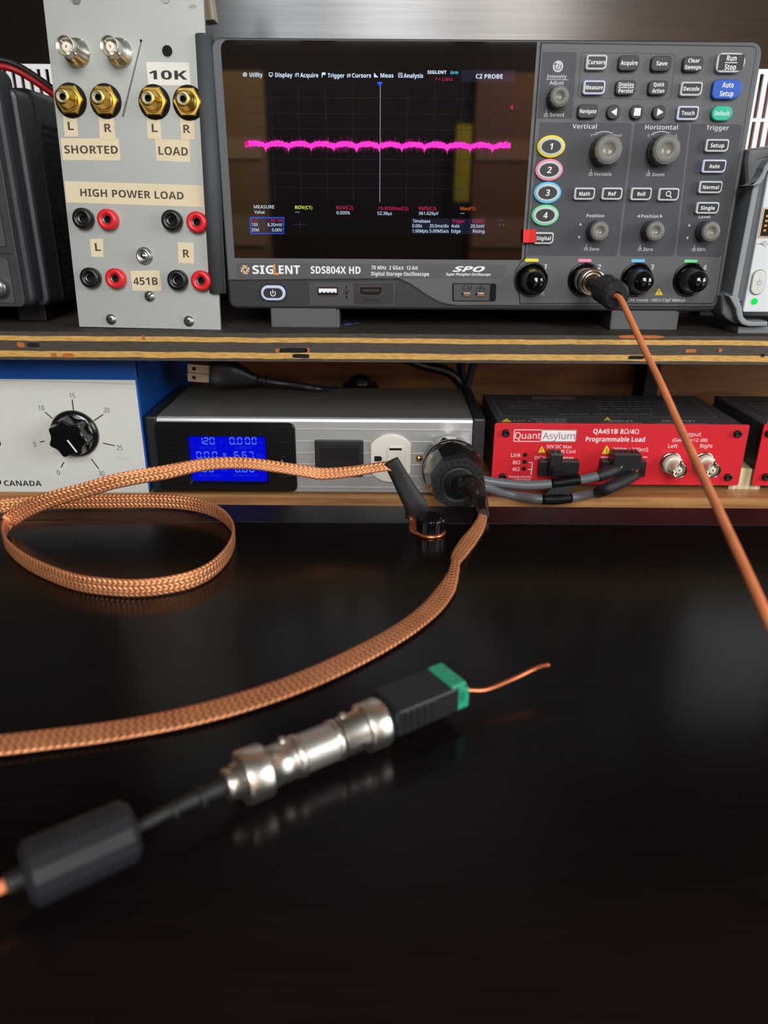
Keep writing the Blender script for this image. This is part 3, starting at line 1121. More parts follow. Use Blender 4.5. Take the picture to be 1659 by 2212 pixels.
for k, (px, py, cname) in enumerate(((1189.5, 317, 'yellow'), (1185, 367.5, 'pink'), (1181.5, 416.5, 'blue'), (1176.5, 465, 'green'))):
    b = MB()
    x, z = OF.at(px, py, -0.6)
    b.prism(ell(x, z, 8.1, 5.9, 40), -2.4, 0, 0, ch=0.7)
    b.prism(ell(x, z, 6.9, 4.7, 40), -2.7, -1, 1, ch=0.3)
    b.prism(ell(x, z, 5.5, 3.5, 40), -2.9, -1, 2)
    b.text(str(k + 1), x, z, 3.3, -3.0, 3, None, 0.015, 0.1)
    b.build('channel_key', [CHC[k], KGREY, KBLK, WHITE], scope, label='oval key %d with a %s rim' % (k + 1, cname))
# red tape flag on the Digital key
b = MB()
p = [OF.at(*q, -3.8) for q in ((1129.5, 524), (1157.5, 524), (1158.5, 496), (1130.5, 496))]
b.prism(p, -4.0, -3.8, 0)
b.prism([OF.at(*q, -4.0) for q in ((1143, 523.5), (1157.3, 523.5), (1158.3, 496.5), (1146, 497))], -4.1, -3.9, 1)
b.build('tape_flag', [mat('red_tape', (226, 38, 38), 0.3, var=0.05), mat('red_tape_double', (208, 18, 14), 0.3, var=0.05)], scope, label='square of red tape on the Digital key')

# knobs
KNB = mat('knob_grey', (108, 107, 102), 0.5, var=0.05)
KNS = mat('knob_side_grey', (70, 69, 66), 0.5, var=0.05)
for (px, py, r, h) in ((1209, 208, 5.5, 9.5), (1315, 323, 8.0, 11), (1440.5, 323, 8.0, 11), (1295.5, 499, 5.6, 10), (1416, 499, 5.6, 10), (1536, 500, 5.7, 10)):
    b = MB()
    x, z = OF.at(px, py, -h)
    o = (x, -0.5, z)
    b.lathe([(r * 1.04, 0), (r * 1.05, h * 0.35), (r * 1.0, h * 0.4), (r * 1.0, h - 1.3)], o, (0, -1, 0), 14, 0, False)
    b.lathe([(r * 1.0, h - 1.3, 1), (r * 0.93, h - 0.1, 1), (r * 0.86, h - 0.1, 1)], o, (0, -1, 0), 14, 1, False)
    b.lathe([(r * 0.88, h - 0.8, 0), (r * 0.86, h + 0.05, 1), (r * 0.80, h + 0.35, 1), (r * 0.48, h + 0.35, 1), (r * 0.44, h + 0.2, 1), (r * 0.36, h - 0.35, 2), (r * 0.2, h - 0.75, 2), (0, h - 0.85, 2)], o, (0, -1, 0), 32, 1)
    b.build('knob', [KNS, KNB, mat('knob_dimple', (120, 116, 104), 0.25, var=0.05)], scope)

# four inputs
for k, px in enumerate((1147.6, 1261, 1374.5, 1488)):
    b = MB()
    x, z = OF.at(px, 604, 0)
    b.lathe([(10.0, -0.2), (10.0, 0.9), (9.2, 1.1), (8.6, 0.2), (8.0, 0.1), (7.6, 0.1)], (x, -0.4, z), (0, -1, 0), 40, 0)
    b.lathe([(7.6, 0.1), (7.0, 0.1), (7.0, 2.0), (4.9, 2.2), (4.9, 11), (4.6, 11), (4.6, 4), (2.4, 4), (2.4, 9.5), (0.6, 9.5), (0.6, 5), (0, 5)], (x, -0.4, z), (0, -1, 0), 32, 1)
    b.build('bnc_input', [BLKG, CHROME], scope)

# name plate
b = MB()
b.prism([OF.at(*q, 0) for q in ((513, 599.5), (1083, 601), (1096, 573.5), (1094, 571.8), (517, 567.5), (511.5, 571))], -0.15, 0.5, 0)
W = lambda t, x, yy, w, h, m_=1, **k: b.ptext(OF, t, x, yy, w, h, m_, y=-0.24, **k)
x, z = OF.at(529.5, 582.5, -0.24)
for i in range(8):
    a = 2 * PI * i / 8
    arc = [(x + (0.9 + q * 0.36) * math.cos(a + q * 0.26), z + (0.9 + q * 0.36) * math.sin(a + q * 0.26)) for q in range(6)]
    b.line(arc, 0.55, -0.24, 1 if i % 2 else 2)
for t_, cx_, w_, mm in (('SIG', 568.5, 47, 1), ('L', 596.5, 12, 2), ('ENT', 625, 46, 1)):
    W(t_, cx_, 582.6, w_, 18 if mm == 1 else 22, mm, bold=0.035)
W('SDS804X HD', 725, 583.4, 108, 15.5, bold=0.03)
W('70 MHz  2 GSa/s  12-bit', 852.5, 578.3, 101, 8, bold=0.012)
W('Digital Storage Oscilloscope', 864.5, 591.6, 125, 8, bold=0.012)
W('SPO', 1012.5, 581.2, 70, 11.5, bold=0.045, shear=0.35)
W('Super Phosphor Oscilloscope', 1011.5, 592.6, 97, 6, bold=0.008, shear=0.3)
b.build('name_plate', [mat('plate_grey', (74, 73, 74), 0.5, var=0.05), WHITE, mat('logo_orange', (226, 146, 40), 0.5)], scope)

# power button, ports and calibration tabs
b = MB()
x, z = OF.at(590.5, 632.5, 1)
b.prism(rrect(x - 8.6, x + 8.6, z - 5.4, z + 5.4, 5.4, 8), 0.7, 3, 0)
b.prism(rrect(x - 7.6, x + 7.6, z - 4.5, z + 4.5, 4.5, 8), -0.5, 3, 1, ch=0.6)
b.prism(rrect(x - 5.9, x + 5.9, z - 2.9, z + 2.9, 2.9, 8), -0.7, 2, 2)
b.line([(x + 1.5 * math.sin(a), z - 0.2 + 1.5 * math.cos(a)) for a in [R(q) for q in range(40, 330, 20)]], 0.5, -0.78, 3)
b.line([(x, z - 0.2), (x, z + 1.9)], 0.55, -0.8, 3)
b.build('power_button', [GROOVE, KLIT, KBLK, WHITE], scope, label='oval backlit power button')
b = MB()
PLATE = mat('port_plate_grey', (58, 58, 60), 0.5)
b.ppoly(OF, [(669, 659.5), (763, 660), (763, 610), (667, 609)], 0.9, 0, 2)
b.ppoly(OF, [(763, 659), (852, 660), (854, 609), (763, 609)], 0.9, 0, 2)
x, z = OF.at(708, 629, 0.5)
b.prism(rrect(x - 7.0, x + 7.0, z - 3.1, z + 3.1, 0.5), 0.4, 3, 1)
b.prism(rrect(x - 6.3, x + 6.3, z - 2.5, z + 2.4, 0.3), 0.3, 3, 2)
b.box(x - 5.5, x + 5.5, 0.1, 2, z - 0.9, z + 1.6, 3)
for q in range(4):
    b.flat([(x - 4 + q * 2.4, z - 0.9), (x - 2.8 + q * 2.4, z - 0.9), (x - 3.4 + q * 2.4, z + 0.0)], 0.05, 2)
x, z = OF.at(748.5, 631, 0.5)
b.line([(x, z - 3), (x, z + 3.4)], 0.4, 0.8, 2)
b.line([(x - 1.4, z + 1.6), (x - 1.4, z - 0.2), (x, z - 1.4)], 0.35, 0.8, 2)
b.line([(x + 1.4, z + 1.2), (x + 1.4, z), (x, z - 0.8)], 0.35, 0.8, 2)
b.flat(ell(x, z - 3.1, 0.7, n=12), 0.8, 2)
b.flat([(x - 0.7, z + 3), (x + 0.7, z + 3), (x, z + 4.2)], 0.8, 2)
b.build('usb_port', [PLATE, CHROME, HOLE, WHITE], scope, label='white tongued USB socket')
b = MB()
x, z = OF.at(801, 628.5, 0.5)
b.prism([OF.at(*q, 0.6) for q in ((765, 657), (849, 657.5), (851, 612), (765, 611.5))], 0.6, 2, 0)
hd = [(x - 7.3, z + 2.9), (x + 7.3, z + 2.9), (x + 7.3, z - 0.9), (x + 5.4, z - 3.0), (x - 5.4, z - 3.0), (x - 7.3, z - 0.9)]
b.prism(hd, 0.3, 2, 1)
b.prism(inset(hd, 0.5), 0.2, 2, 2)
b.box(x - 5, x + 5, 0.1, 2, z - 0.3, z + 0.9, 0)
b.ptext(OF, 'Sbus', 801.5, 647.5, 34, 8.5, 2, 0.5)
b.build('video_port', [mat('port_dark', (36, 36, 38), 0.4), CHROME, HOLE], scope)
b = MB()
b.prism([OF.at(*q, 0) for q in ((979, 651), (1067, 651.5), (1071, 648), (1072, 615), (1069, 612.5), (979, 611.5), (976.5, 615), (977, 648))], -0.1, 0.5, 1)
b.prism([OF.at(*q, 0) for q in ((980, 649), (1066, 649.5), (1070, 614.5), (980, 613.5))], -0.15, 0.5, 0)
b.prism([OF.at(*q, 0) for q in ((1057, 649), (1066, 649.5), (1070, 614.5), (1059, 614))], -0.2, 0.5, 1)
b.ptext(OF, 'Cal', 1008.5, 621.6, 21, 9.5, 1, -0.25)
x, z = OF.at(1038.5, 622.5, -0.25)
b.line([(x - 2.8, z), (x + 2.8, z)], 0.35, -0.25, 1)
b.line([(x, z), (x, z + 2)], 0.35, -0.25, 1)
for q in (-2.4, 0, 2.4):
    b.line([(x + q, z), (x + q - 0.9, z - 1.9)], 0.35, -0.25, 1)
for q in (1006, 1036):
    x, z = OF.at(q, 636, -0.2)
    b.box(x - 1.6, x + 2.6, -0.9, 0.5, z - 1.2, z + 1.0, 2, 0.2)
    b.flat([(x - 3.2, z + 0.2), (x - 1.6, z + 1.0), (x - 1.6, z - 0.6)], -0.25, 1)
b.build('calibration_tabs', [mat('cal_recess_grey', (64, 64, 66), 0.5), HOLE, CHROME], scope, label='recess with two metal calibration tabs')
for (pa, pb) in ((585, 727), (1319, 1461)):
    b = MB()
    xa = OF.at(pa, 690, 2)[0]
    xb_ = OF.at(pb, 690, 2)[0]
    b.box(xa, xb_, 2, 26, 0, 12.5, 0, 0.8)
    b.box(xb_, xb_ + 1.6, 3.5, 24, 0.3, 12, 0)
    b.build('foot', mat('foot_grey', (80, 81, 84), 0.5, var=0.04), scope)
for xx in (-120, 110):
    b = MB()
    b.box(xx - 12, xx + 12, 105, 122, 0, 12.5, 0, 0.8)
    b.build('foot', HOUS, scope)

# dust caps over inputs 1, 3 and 4
cap0 = None
for k, (px, lab) in enumerate(((1147.6, 'glossy black rubber cap over the scope input under the yellow bar'), (1374.5, 'glossy black rubber cap over the scope input under the blue bar'), (1488, 'glossy black rubber cap over the scope input under the green bar'))):
    x, z = OF.at(px, 604, 0)
    w = OF.M @ Vector((x, -1.8, z))
    fr = Frame(w)
    if cap0 is None:
        b = MB()
        b.lathe([(5.3, 0), (7.3, 0), (7.3, 1.6), (7.0, 2.2), (6.3, 3.0), (6.2, 11), (5.8, 13.4), (4.6, 15.4), (2.6, 16.7), (0, 17.1)], (0, 0, 0), (0, -1, 0), 36, 0)
        b.lathe([(5.3, 0), (5.1, 12), (0, 12.5)], (0, 0, 0), (0, -1, 0), 24, 0)
        cap0 = tag(b.build('dust_cap', BLKG, frame=fr), lab, 'dust cap', 'black caps on the scope inputs')
    else:
        copy_tree(cap0, fr, lab, 'black caps on the scope inputs')

# orange probe lead plugged into input 2
x, z = OF.at(1261, 604, 0)
w0 = OF.M @ Vector((x, 0, z))
PF = Frame((w0.x, w0.y - 3, w0.z))
lead = thing('coaxial_lead', 'thin orange coaxial lead with a black ferrite clip plugged into the second scope input', 'cable', PF)
c1 = on_y(1278, 611, 436)
fa = on_y(1303, 622, 434)
fb = on_y(1332, 641, 416)
ax = (fb - fa).normalized()
b = MB()
b.lathe([(6.0, 0.5), (7.3, 0.5), (7.5, 1.5, None, 1), (7.5, 9, None, 1), (7.2, 9.6), (6.2, 9.8), (6.0, 11), (7.9, 11.4, None, 1), (7.9, 16.4, None, 1), (7.5, 17), (6.3, 17.2), (6.1, 16.4), (5.0, 16.4), (4.8, 17.6), (3.4, 17.8), (3.2, 22), (2.6, 22.4), (0, 22.5)], w0 + Vector((0, -1, 0)), (0.06, -1, -0.02), 40, 0, True, knurl=0.15)
b.build('bnc_plug', CHROME, lead, world=True, label='nickel-plated bayonet plug')
b = MB()
b.tube([w0 + Vector((1.2, -24, -0.5)), c1, fa + ax * 2], [2.6, 2.6, 2.4], 14, 0, 8)
b.build('strain_relief', RUB, lead, world=True)


def ferrite(name, parent, A, B, r, sides=16):
    b = MB()
    ax = (B - A).normalized()
    L_ = (B - A).length
    b.lathe([(r * 0.35, -0.2), (r * 0.8, 0), (r, 1.6), (r, L_ - 1.6), (r * 0.8, L_), (r * 0.35, L_ + 0.2)], A, ax, sides, 0, False)
    b.lathe([(r * 0.36, -0.3), (r * 0.3, 1), (0, 1.2)], A, ax, 16, 1)
    b.lathe([(r * 0.36, L_ + 0.3), (r * 0.3, L_ - 1), (0, L_ - 1.2)], A, ax, 16, 1)
    u = ax.cross(Vector((0, 0, 1))).normalized()
    w = u.cross(ax)
    for t in (0.25, 0.75):
        c = A + ax * L_ * t + w * r * 0.93
        vs = [c + u * a * r * 0.2 + ax * q * L_ * 0.09 + w * e for a in (-1, 1) for q in (-1, 1) for e in (-0.4, 0.9)]
        b.add(vs, [(0, 1, 3, 2), (4, 6, 7, 5), (0, 4, 5, 1), (2, 3, 7, 6), (0, 2, 6, 4), (1, 5, 7, 3)], 0)
    for a in (-1, 1):
        c = A + ax * L_ * 0.5 + u * a * r * 0.925
        vs = [c + ax * q * L_ * 0.5 + w * g * 0.25 + u * a * e for q in (-0.98, 0.98) for g in (-1, 1) for e in (-0.3, 0.12)]
        b.add(vs, [(0, 1, 3, 2), (4, 6, 7, 5), (0, 4, 5, 1), (2, 3, 7, 6), (0, 2, 6, 4), (1, 5, 7, 3)], 1)
    return b.build(name, [mat('ferrite_shell_black', (33, 34, 38), 0.34, bump=0.05, bs=700), HOLE], parent, world=True)


ferrite('ferrite_clip', lead, fa, fb, 7.9)
ORANGE = copper_mat('orange_braided_sheath', (255, 144, 86), 7.0, 1.0, 0.4, 0.25, 0.0)
zc = lambda px, py, d: EYE + ray(px, py) * d          # d = depth along the lens axis
pts = [fb - ax * 2, fb + ax * 5, zc(1357, 680, 386), zc(1392, 755, 366), zc(1428, 830, 343), zc(1470, 925, 315), zc(1515, 1022, 285), zc(1560, 1120, 256), zc(1605, 1218, 233), zc(1650, 1318, 216), zc(1700, 1430, 204), zc(1790, 1640, 190)]
b = MB()
b.tube(pts, 1.65, 14, 0, 8)
b.build('cable', ORANGE, lead, world=True)


# ================================================================== aluminium jack panel, leaning back a little
Xa, Za = Vector((0.9986, -0.0534, -0.0064)), Vector((0.0099, 0.066, 0.9978))
Xa.normalize()
Za = (Za - Xa * Za.dot(Xa)).normalized()
Ya = Za.cross(Xa)
tl = Vector((-188.33, 480.55, 264.18))
JF = Frame(tl - Za * 173.9, Xa, Ya, Za)
jack = thing('jack_panel', 'bare aluminium test panel with gold jacks and red and black sockets on the plywood shelf', 'connector panel', JF)
ALU = mat('brushed_aluminium_plate', (170, 173, 168), 0.5, 0.35, bump=0.04, bs=900, var=0.05, vs=25)
b = MB()
hx, hz = JF.at(361.6, 110.5)
pw, ph = 88.8, 205.0
b.box(0, pw, 0, 2, 0, ph, 0)
b.box(8, pw - 30, 2, 30, 0, 1.5, 0)
b.prism(ell(hx, hz, 3.4, n=24), -0.3, 0.5, 0)
b.prism(ell(hx, hz, 2.9, n=24), -0.35, 1, 1)
p0, p1 = JF.at(305, 91), JF.at(265, 252)
b.flat([(p0[0] - 0.35, p0[1]), (p0[0] + 0.35, p0[1]), (p1[0] + 0.7, p1[1]), (p1[0] - 0.5, p1[1])], -0.06, 2)
b.flat(ell(*JF.at(304.5, 88), 0.7, n=10), -0.08, 1)
b.prism(ell(*JF.at(165, -2), 2.6, n=20), -0.8, 0, 3)
b.prism(ell(*JF.at(358, -3), 2.3, n=20), -0.6, 0, 3)
s0 = JF.at(416, 14)
b.flat(ell(*s0, 2.4, 1.0, n=12), -0.05, 4)
b.build('plate', [ALU, HOLE, mat('felt_pen_mark', (92, 92, 92), 0.6, var=0.3, vs=300), STEEL, mat('rust_smudge', (160, 150, 134), 0.6)], jack)
NICK = mat('nickel_jack', (214, 212, 200), 0.32, 1.0)
for (px, py) in ((139.5, 98.5), (235, 98.5)):
    x, z = JF.at(px, py, -15)
    b = MB()
    b.lathe([(7.6, 0), (7.6, 0.9), (7.0, 1.1)], (x, 0, z), (0, -1, 0), 6, 0, False)
    b.lathe([(7.4, 0), (7.4, 0.9), (6.4, 1.3), (6.2, 4.0), (5.5, 4.2), (5.5, 6), (4.9, 6.2), (4.9, 14.5), (5.0, 15), (4.6, 15), (4.4, 6.5), (2.4, 6.5)], (x, 0, z), (0, -1, 0), 32, 0)
    b.lathe([(2.4, 6.4), (2.4, 13.2), (2.0, 13.5), (0.7, 13.5)], (x, 0, z), (0, -1, 0), 24, 1)
    b.lathe([(0.75, 13.5), (0.5, 13.5), (0.4, 12), (0, 12)], (x, 0, z), (0, -1, 0), 12, 2)
    for q in (0, 1):
        a = R(-40) + PI * q
        b.lathe([(0.9, 0), (0.9, 5.7), (0, 5.7)], (x, -11.5, z), (math.cos(a), 0, math.sin(a)), 10, 0)
    b.build('bnc_jack', [NICK, PTFE, BRASS], jack)
for (px, py) in ((132.5, 207.5), (209.5, 209), (317.5, 211), (393.5, 212.5)):
    x, z = JF.at(px, py, -12)
    b = MB()
    b.lathe([(9.0, 0), (9.0, 0.7), (0, 0.7)], (x, 0, z), (0, -1, 0), 32, 2)
    b.lathe([(8.2, 0.7), (8.2, 3.2), (7.6, 3.5), (5.6, 3.5)], (x, 0, z), (0, -1, 0), 6, 0, False)
    b.lathe([(5.8, 3.4), (5.8, 4.4), (5.2, 5.2), (4.9, 5.4), (5.1, 6), (4.5, 7), (4.2, 7.5), (4.2, 11.4), (3.9, 12), (2.9, 12)], (x, 0, z), (0, -1, 0), 32, 0)
    b.lathe([(2.9, 12), (2.7, 11.7), (2.2, 11.0), (1.75, 10.6)], (x, 0, z), (0, -1, 0), 24, 1)
    b.lathe([(1.8, 10.7), (1.6, 7), (0, 7)], (x, 0, z), (0, -1, 0), 16, 2)
    b.build('phono_jack', [BRASS, mat('jack_insulator', (172, 166, 150), 0.5), HOLE], jack)
RED = mat('red_socket_plastic', (206, 34, 40), 0.32, var=0.05)
for (px, py, c) in ((175, 471.4, 0), (229, 473.7, 1), (368, 475.7, 0), (422.5, 479.3, 1), (191, 600, 0), (246, 601.6, 1), (380.4, 605.3, 0), (432, 606.6, 1)):
    x, z = JF.at(px, py, -5.5)
    b = MB()
    b.lathe([(5.9, 0), (5.9, 4.2), (5.5, 5.1), (4.6, 5.6), (3.4, 5.4), (2.7, 4.8), (2.35, 4.4)], (x, 0, z), (0, -1, 0), 36, 0)
    b.lathe([(2.4, 4.6), (2.15, 4.6), (2.1, 0.5), (0, 0.5)], (x, 0, z), (0, -1, 0), 20, 2)
    b.lathe([(2.2, 4.2), (2.0, 4.2), (2.0, 3.0)], (x, 0, z), (0, -1, 0), 20, 1)
    b.build('banana_socket', [RED if c else mat('black_socket_plastic', (15, 17, 18), 0.35), STEEL, HOLE], jack, label='red banana socket' if c else 'black banana socket')
CREAM = mat('cream_tape_label', (214, 200, 166), 0.5, var=0.04)
WLAB = mat('white_tape_label', (218, 216, 208), 0.5, var=0.03)
TXT = mat('brown_black_lettering', (66, 52, 40), 0.5)
BTXT = mat('black_lettering', (24, 22, 22), 0.5)
q1 = lambda x, y: (x * 0.28933, y * 0.28933)
q2 = lambda x, y: (x * 0.28933, 360 + y * 0.28933)
for (f, quad, words, c, w, h, lay) in (
        (q1, ((1090, 462), (1410, 467), (1423, 638), (1108, 635)), '10K', (1255, 560), 285, 66, 0),
        (q1, ((470, 855), (570, 860), (583, 1020), (482, 1020)), 'L', (528, 940), 44, 62, 0), (q1, ((735, 868), (845, 868), (862, 1040), (745, 1040)), 'R', (805, 955), 52, 62, 1),
        (q1, ((1093, 870), (1195, 870), (1205, 1040), (1103, 1035)), 'L', (1154, 955), 44, 62, 1), (q1, ((1342, 875), (1450, 880), (1453, 1045), (1352, 1045)), 'R', (1394, 962), 52, 62, 1),
        (q1, ((452, 1032), (885, 1035), (900, 1198), (470, 1195)), 'SHORTED', (680, 1117), 400, 60, 0), (q1, ((1158, 1038), (1413, 1045), (1420, 1213), (1168, 1200)), 'LOAD', (1293, 1128), 220, 62, 0),
        (q2, ((482, 107), (1510, 140), (1520, 302), (497, 267)), 'HIGH POWER LOAD', (985, 205), 772, 56, 0), (q2, ((670, 542), (767, 537), (772, 675), (683, 673)), 'L', (730, 600), 42, 58, 0),
        (q2, ((1327, 563), (1445, 570), (1447, 725), (1332, 718)), 'R', (1390, 648), 48, 58, 0), (q2, ((973, 778), (1190, 775), (1208, 928), (990, 925)), '451B', (1086, 855), 182, 56, 0)):
    b = MB()
    y0 = -0.12 - 0.12 * lay
    b.prism([JF.at(*f(*q), y0) for q in reversed(quad)], y0, 0, 0)
    k = 0.28933
    sl = ((quad[2][1] - quad[3][1]) / (quad[2][0] - quad[3][0]) + (quad[1][1] - quad[0][1]) / (quad[1][0] - quad[0][0])) / 2
    sl = sl if len(words) > 3 else 0.01
    b.ptext(JF, words, *f(*c), w * k, h * k, 1, y=y0 - 0.06, bold=0.03 if words == '10K' else 0.008, dy=sl * w * k if abs(sl) > 0.002 else 0.001)
    b.build('label', [WLAB if words == '10K' else CREAM, BTXT if words == '10K' else TXT], jack, label=('white' if words == '10K' else 'cream') + ' label reading ' + words)
for (px, py, slot) in ((322, 640, 1), (238.7, 690, 2), (407, 694, 2)):
    x, z = JF.at(px, py, -1.4)
    b = MB()
    b.lathe([(3.3, 0), (3.3, 0.7), (2.6, 1.5), (1.4, 1.9), (0, 2.0)], (x, 0, z), (0, -1, 0), 24, 0)
    for a in (R(40), R(130))[:slot]:
        d_ = Vector((math.cos(a), 0, math.sin(a)))
        e_ = Vector((-math.sin(a), 0, math.cos(a)))
        c = Vector((x, -2.05, z))
        b.add([c + d_ * i * (2.7 if slot == 1 else 1.9) + e_ * j * 0.4 for i, j in ((-1, -1), (1, -1), (1, 1), (-1, 1))], [(0, 1, 2, 3)], 1)
    b.build('screw', [STEEL, mat('screw_slot', (60, 62, 62), 0.5, 0.6)], jack)
x, z = JF.at(309, 552.4, -3)
b = MB()
b.lathe([(5.0, 0), (5.0, 0.8), (4.3, 1.2), (4.2, 3), (3.6, 3.4), (2.9, 3.0), (2.9, 2.2), (1.9, 2.4), (1.4, 3.6), (0, 3.8)], (x, 0, z), (0, -1, 0), 28, 0)
b.build('mounting_nut', STEEL, jack)
b = MB()
ea, eb = JF.at(434.5, 70.5, -4), JF.at(465, 634, -4)
A, B = Vector((ea[0], 0.5, ea[1])), Vector((eb[0], 0.5, eb[1]))
ax = (B - A)
n = 18
vs = []
for P in (A, B):
    for i in range(n + 1):
        a = PI + PI * i / n
        vs.append(P + Vector((4.6 * math.cos(a), 4.4 * math.sin(a), 0)))
    vs.append(P + Vector((4.6, 3.2, 0)))
    vs.append(P + Vector((-4.6, 3.2, 0)))
n2 = n + 3
b.add(vs, [(i, (i + 1) % n2, n2 + (i + 1) % n2, n2 + i) for i in range(n2)] + [tuple(range(n2)), tuple(range(n2, 2 * n2))], 0, False)
for i in range(n):
    b.s[i] = True
b.build('edge_guard', mat('dark_grey_foam', (64, 68, 70), 0.75, bump=0.3, bs=1200), jack, label='dark grey foam strip along the right edge')

# ================================================================== black instrument at the far left
GF = Frame((-250, 466, 90))
inst = thing('bench_instrument', 'black bench instrument with a perforated side left of the aluminium panel', 'instrument', GF)
IBLK = mat('instrument_charcoal', (36, 37, 43), 0.5, bump=0.2, bs=1500, var=0.06)
IGRY = mat('instrument_face_grey', (50, 52, 54), 0.45, bump=0.2, bs=1500, var=0.05)
xe = GF.at(53, 650, 0)[0]
zb, zt = GF.at(20, 663, 0)[1], GF.at(8, 138, 0)[1]
b = MB()
b.prism(rrect(-120, xe, zb, zt, 4), 0, 12, 0, ch=0.5)
xs, xs2 = GF.at(78, 648, 9)[0], GF.at(104, 655, 18)[0]
b.prism(rrect(-122, xs, zb - 1, zt + 1, 7), 7, 24, 1, ch=3)
b.prism(rrect(-126, xs2, zb - 2, zt - 8, 6), 20, 44, 2, ch=2.5)
b.build('front_bezel', [IGRY, IBLK, mat('instrument_rib_grey', (52, 54, 59), 0.42, var=0.05)], inst)
x2 = xs2 + 0.5
b = MB()
b.prism(rrect(-126, x2, zb - 2, zt - 6, 5), 42, 150, 0)
for i in range(26):
    for j in range(22):
        yy = 47 + i * 3.6 + (1.8 if j % 2 else 0)
        zz = zb + 6 + j * 4.6
        p = [(x2 + 0.06, yy + 1.35 * math.cos(a), zz + 2.0 * math.sin(a)) for a in [PI / 3 * q for q in range(6)]]
        b.add(p, [tuple(range(6))], 1)
b.build('case', [mat('instrument_case', (15, 15, 17), 0.4, var=0.05), HOLE], inst)
b = MB()
b.prism(rrect(-110, GF.at(14, 530, -0.3)[0], GF.at(10, 533, -0.3)[1], zt - 10, 1.2), -0.4, 0.5, 1)
b.prism(rrect(-109.6, GF.at(13.3, 530, -0.3)[0] - 0.2, GF.at(10, 532, -0.3)[1], zt - 10.4, 1.2), -0.5, 0.5, 0)
za = GF.at(20, 548, 0)[1]
b.box(-120, xe - 2, -0.1, 0.3, za - 0.5, za + 0.5, 1)
q = GF.at(34, 655, -0.3)
b.prism(rrect(-110, q[0], q[1], GF.at(10, 556, -0.3)[1], 1.6), -0.3, 0.5, 1)
b.prism(rrect(-110, q[0] - 0.3, q[1] + 0.3, GF.at(10, 557, -0.3)[1], 1.6), -0.45, 0.5, 0)
b.build('front_plate', [mat('instrument_plate', (72, 72, 72), 0.4, var=0.04), GROOVE], inst)
x, z = GF.at(-6, 622, -5)
b = MB()
b.lathe([(5.6, 0), (5.6, 4.5), (5.0, 6), (2, 6.6), (0, 6.7)], (x, 0, z), (0, -1, 0), 32, 0)
b.build('rotary_knob', mat('silver_knob', (120, 120, 120), 0.3, 0.8), inst)
for q in (30, 130):
    b = MB()
    b.box(xs2 - 26, xs2 - 8, q, q + 12, 0, zb - 1.5, 0, 0.6)
    b.build('foot', BLK, inst)
    b = MB()
    b.box(-110, -90, q, q + 12, 0, zb - 1.5, 0, 0.6)
    b.build('foot', BLK, inst)
# twin red and black wire drooping between the instrument and the panel
pts = [(-30, 133), (10, 138), (40, 149), (75, 170), (112, 196), (150, 226)]
w0 = on_y(10, 140, 476)
CF = Frame(w0)
tw = thing('twin_wire', 'red and black twin wire drooping over the black instrument at the left', 'wire', CF)
for k, (nm, mm, dz, lab) in enumerate((('red_wire', mat('red_wire_sheath', (140, 16, 20), 0.35, var=0.1), -1.5, None), ('black_wire', mat('black_wire_sheath', (14, 13, 14), 0.45), 1.5, None))):
    b = MB()
    b.tube([on_y(px, py, 470 + i * 4.5) + Vector((0, 0, dz)) for i, (px, py) in enumerate(pts)], 1.75, 12, 0, 6)
    b.build(nm, mm, tw, world=True)

# pale weathered wood batten behind the panel's top right corner
b = MB()
c = on_y(447, 44, 500)
b.box(-9, 4.3, 0, 12, 0, 60, 0, 0.4)
bat = b.build('wood_batten', wood('weathered_wood', (112, 100, 86), (176, 164, 146), (30, 1, 2), 0.7), frame=Frame(c))
bat.rotation_euler = (0, R(-6), 0)
tag(bat, 'weathered grey wood batten behind the top right corner of the aluminium panel', 'batten')

# ================================================================== pale grey instrument at the right edge
KF = Frame((230, 462, 90))
pale = thing('pale_instrument', 'pale grey instrument in a grey rubber bumper at the right end of the shelf', 'instrument', KF)
PALE = mat('pale_grey_plastic', (206, 210, 212), 0.5, var=0.03)
BUMP = mat('grey_rubber_bumper', (132, 138, 142), 0.6, var=0.05, bump=0.2, bs=900)
BUMPD = mat('dark_rubber_bumper', (104, 108, 110), 0.6, var=0.06, bump=0.2, bs=900)
fx0, fz0 = KF.at(1604.5, 674, 0)
b = MB()
b.prism(rrect(fx0, fx0 + 78, fz0, fz0 + 92, [1.2, 1, 1, 6]), 0, 110, 0, ch=0.6)
b.build('body', PALE, pale)
b = MB()
op = [KF.at(*q, -3) for q in ((1659, 705), (1616, 705), (1603, 701), (1596, 693), (1592, 682), (1590, 668), (1583, 655), (1574.5, 640), (1592, 639.5), (1596.5, 644), (1603.5, 668), (1606, 684), (1613, 692.5), (1625, 695), (1659, 695))]
b.prism(op, -3, 6, 0, ch=0.8)
bp_ = [KF.at(*q, 4) for q in ((1659, 706), (1612, 706), (1585, 699), (1571, 690), (1561, 680), (1560, 640), (1572, 632), (1590, 640), (1606, 684), (1620, 694), (1659, 694))]
b.prism(bp_, 4, 24, 1, ch=2)
strip = [KF.at(*q, 1) for q in ((1581, 642), (1594, 642), (1643, 388), (1630, 388))]
b.prism(strip, 1, 100, 0, ch=0.6)
strip2 = [KF.at(*q, 3) for q in ((1592, 650), (1606, 650), (1652, 380), (1640, 380))]
b.prism(strip2, 3, 20, 1)
tp = [KF.at(*q, -3) for q in ((1611, 401), (1623, 398), (1640, 384), (1648, 370), (1650, 362), (1662, 345), (1700, 330), (1700, 345), (1668, 358), (1657, 371), (1652, 385), (1642, 398), (1631, 401))]
b.prism(tp, -3, 6, 0, ch=0.6)
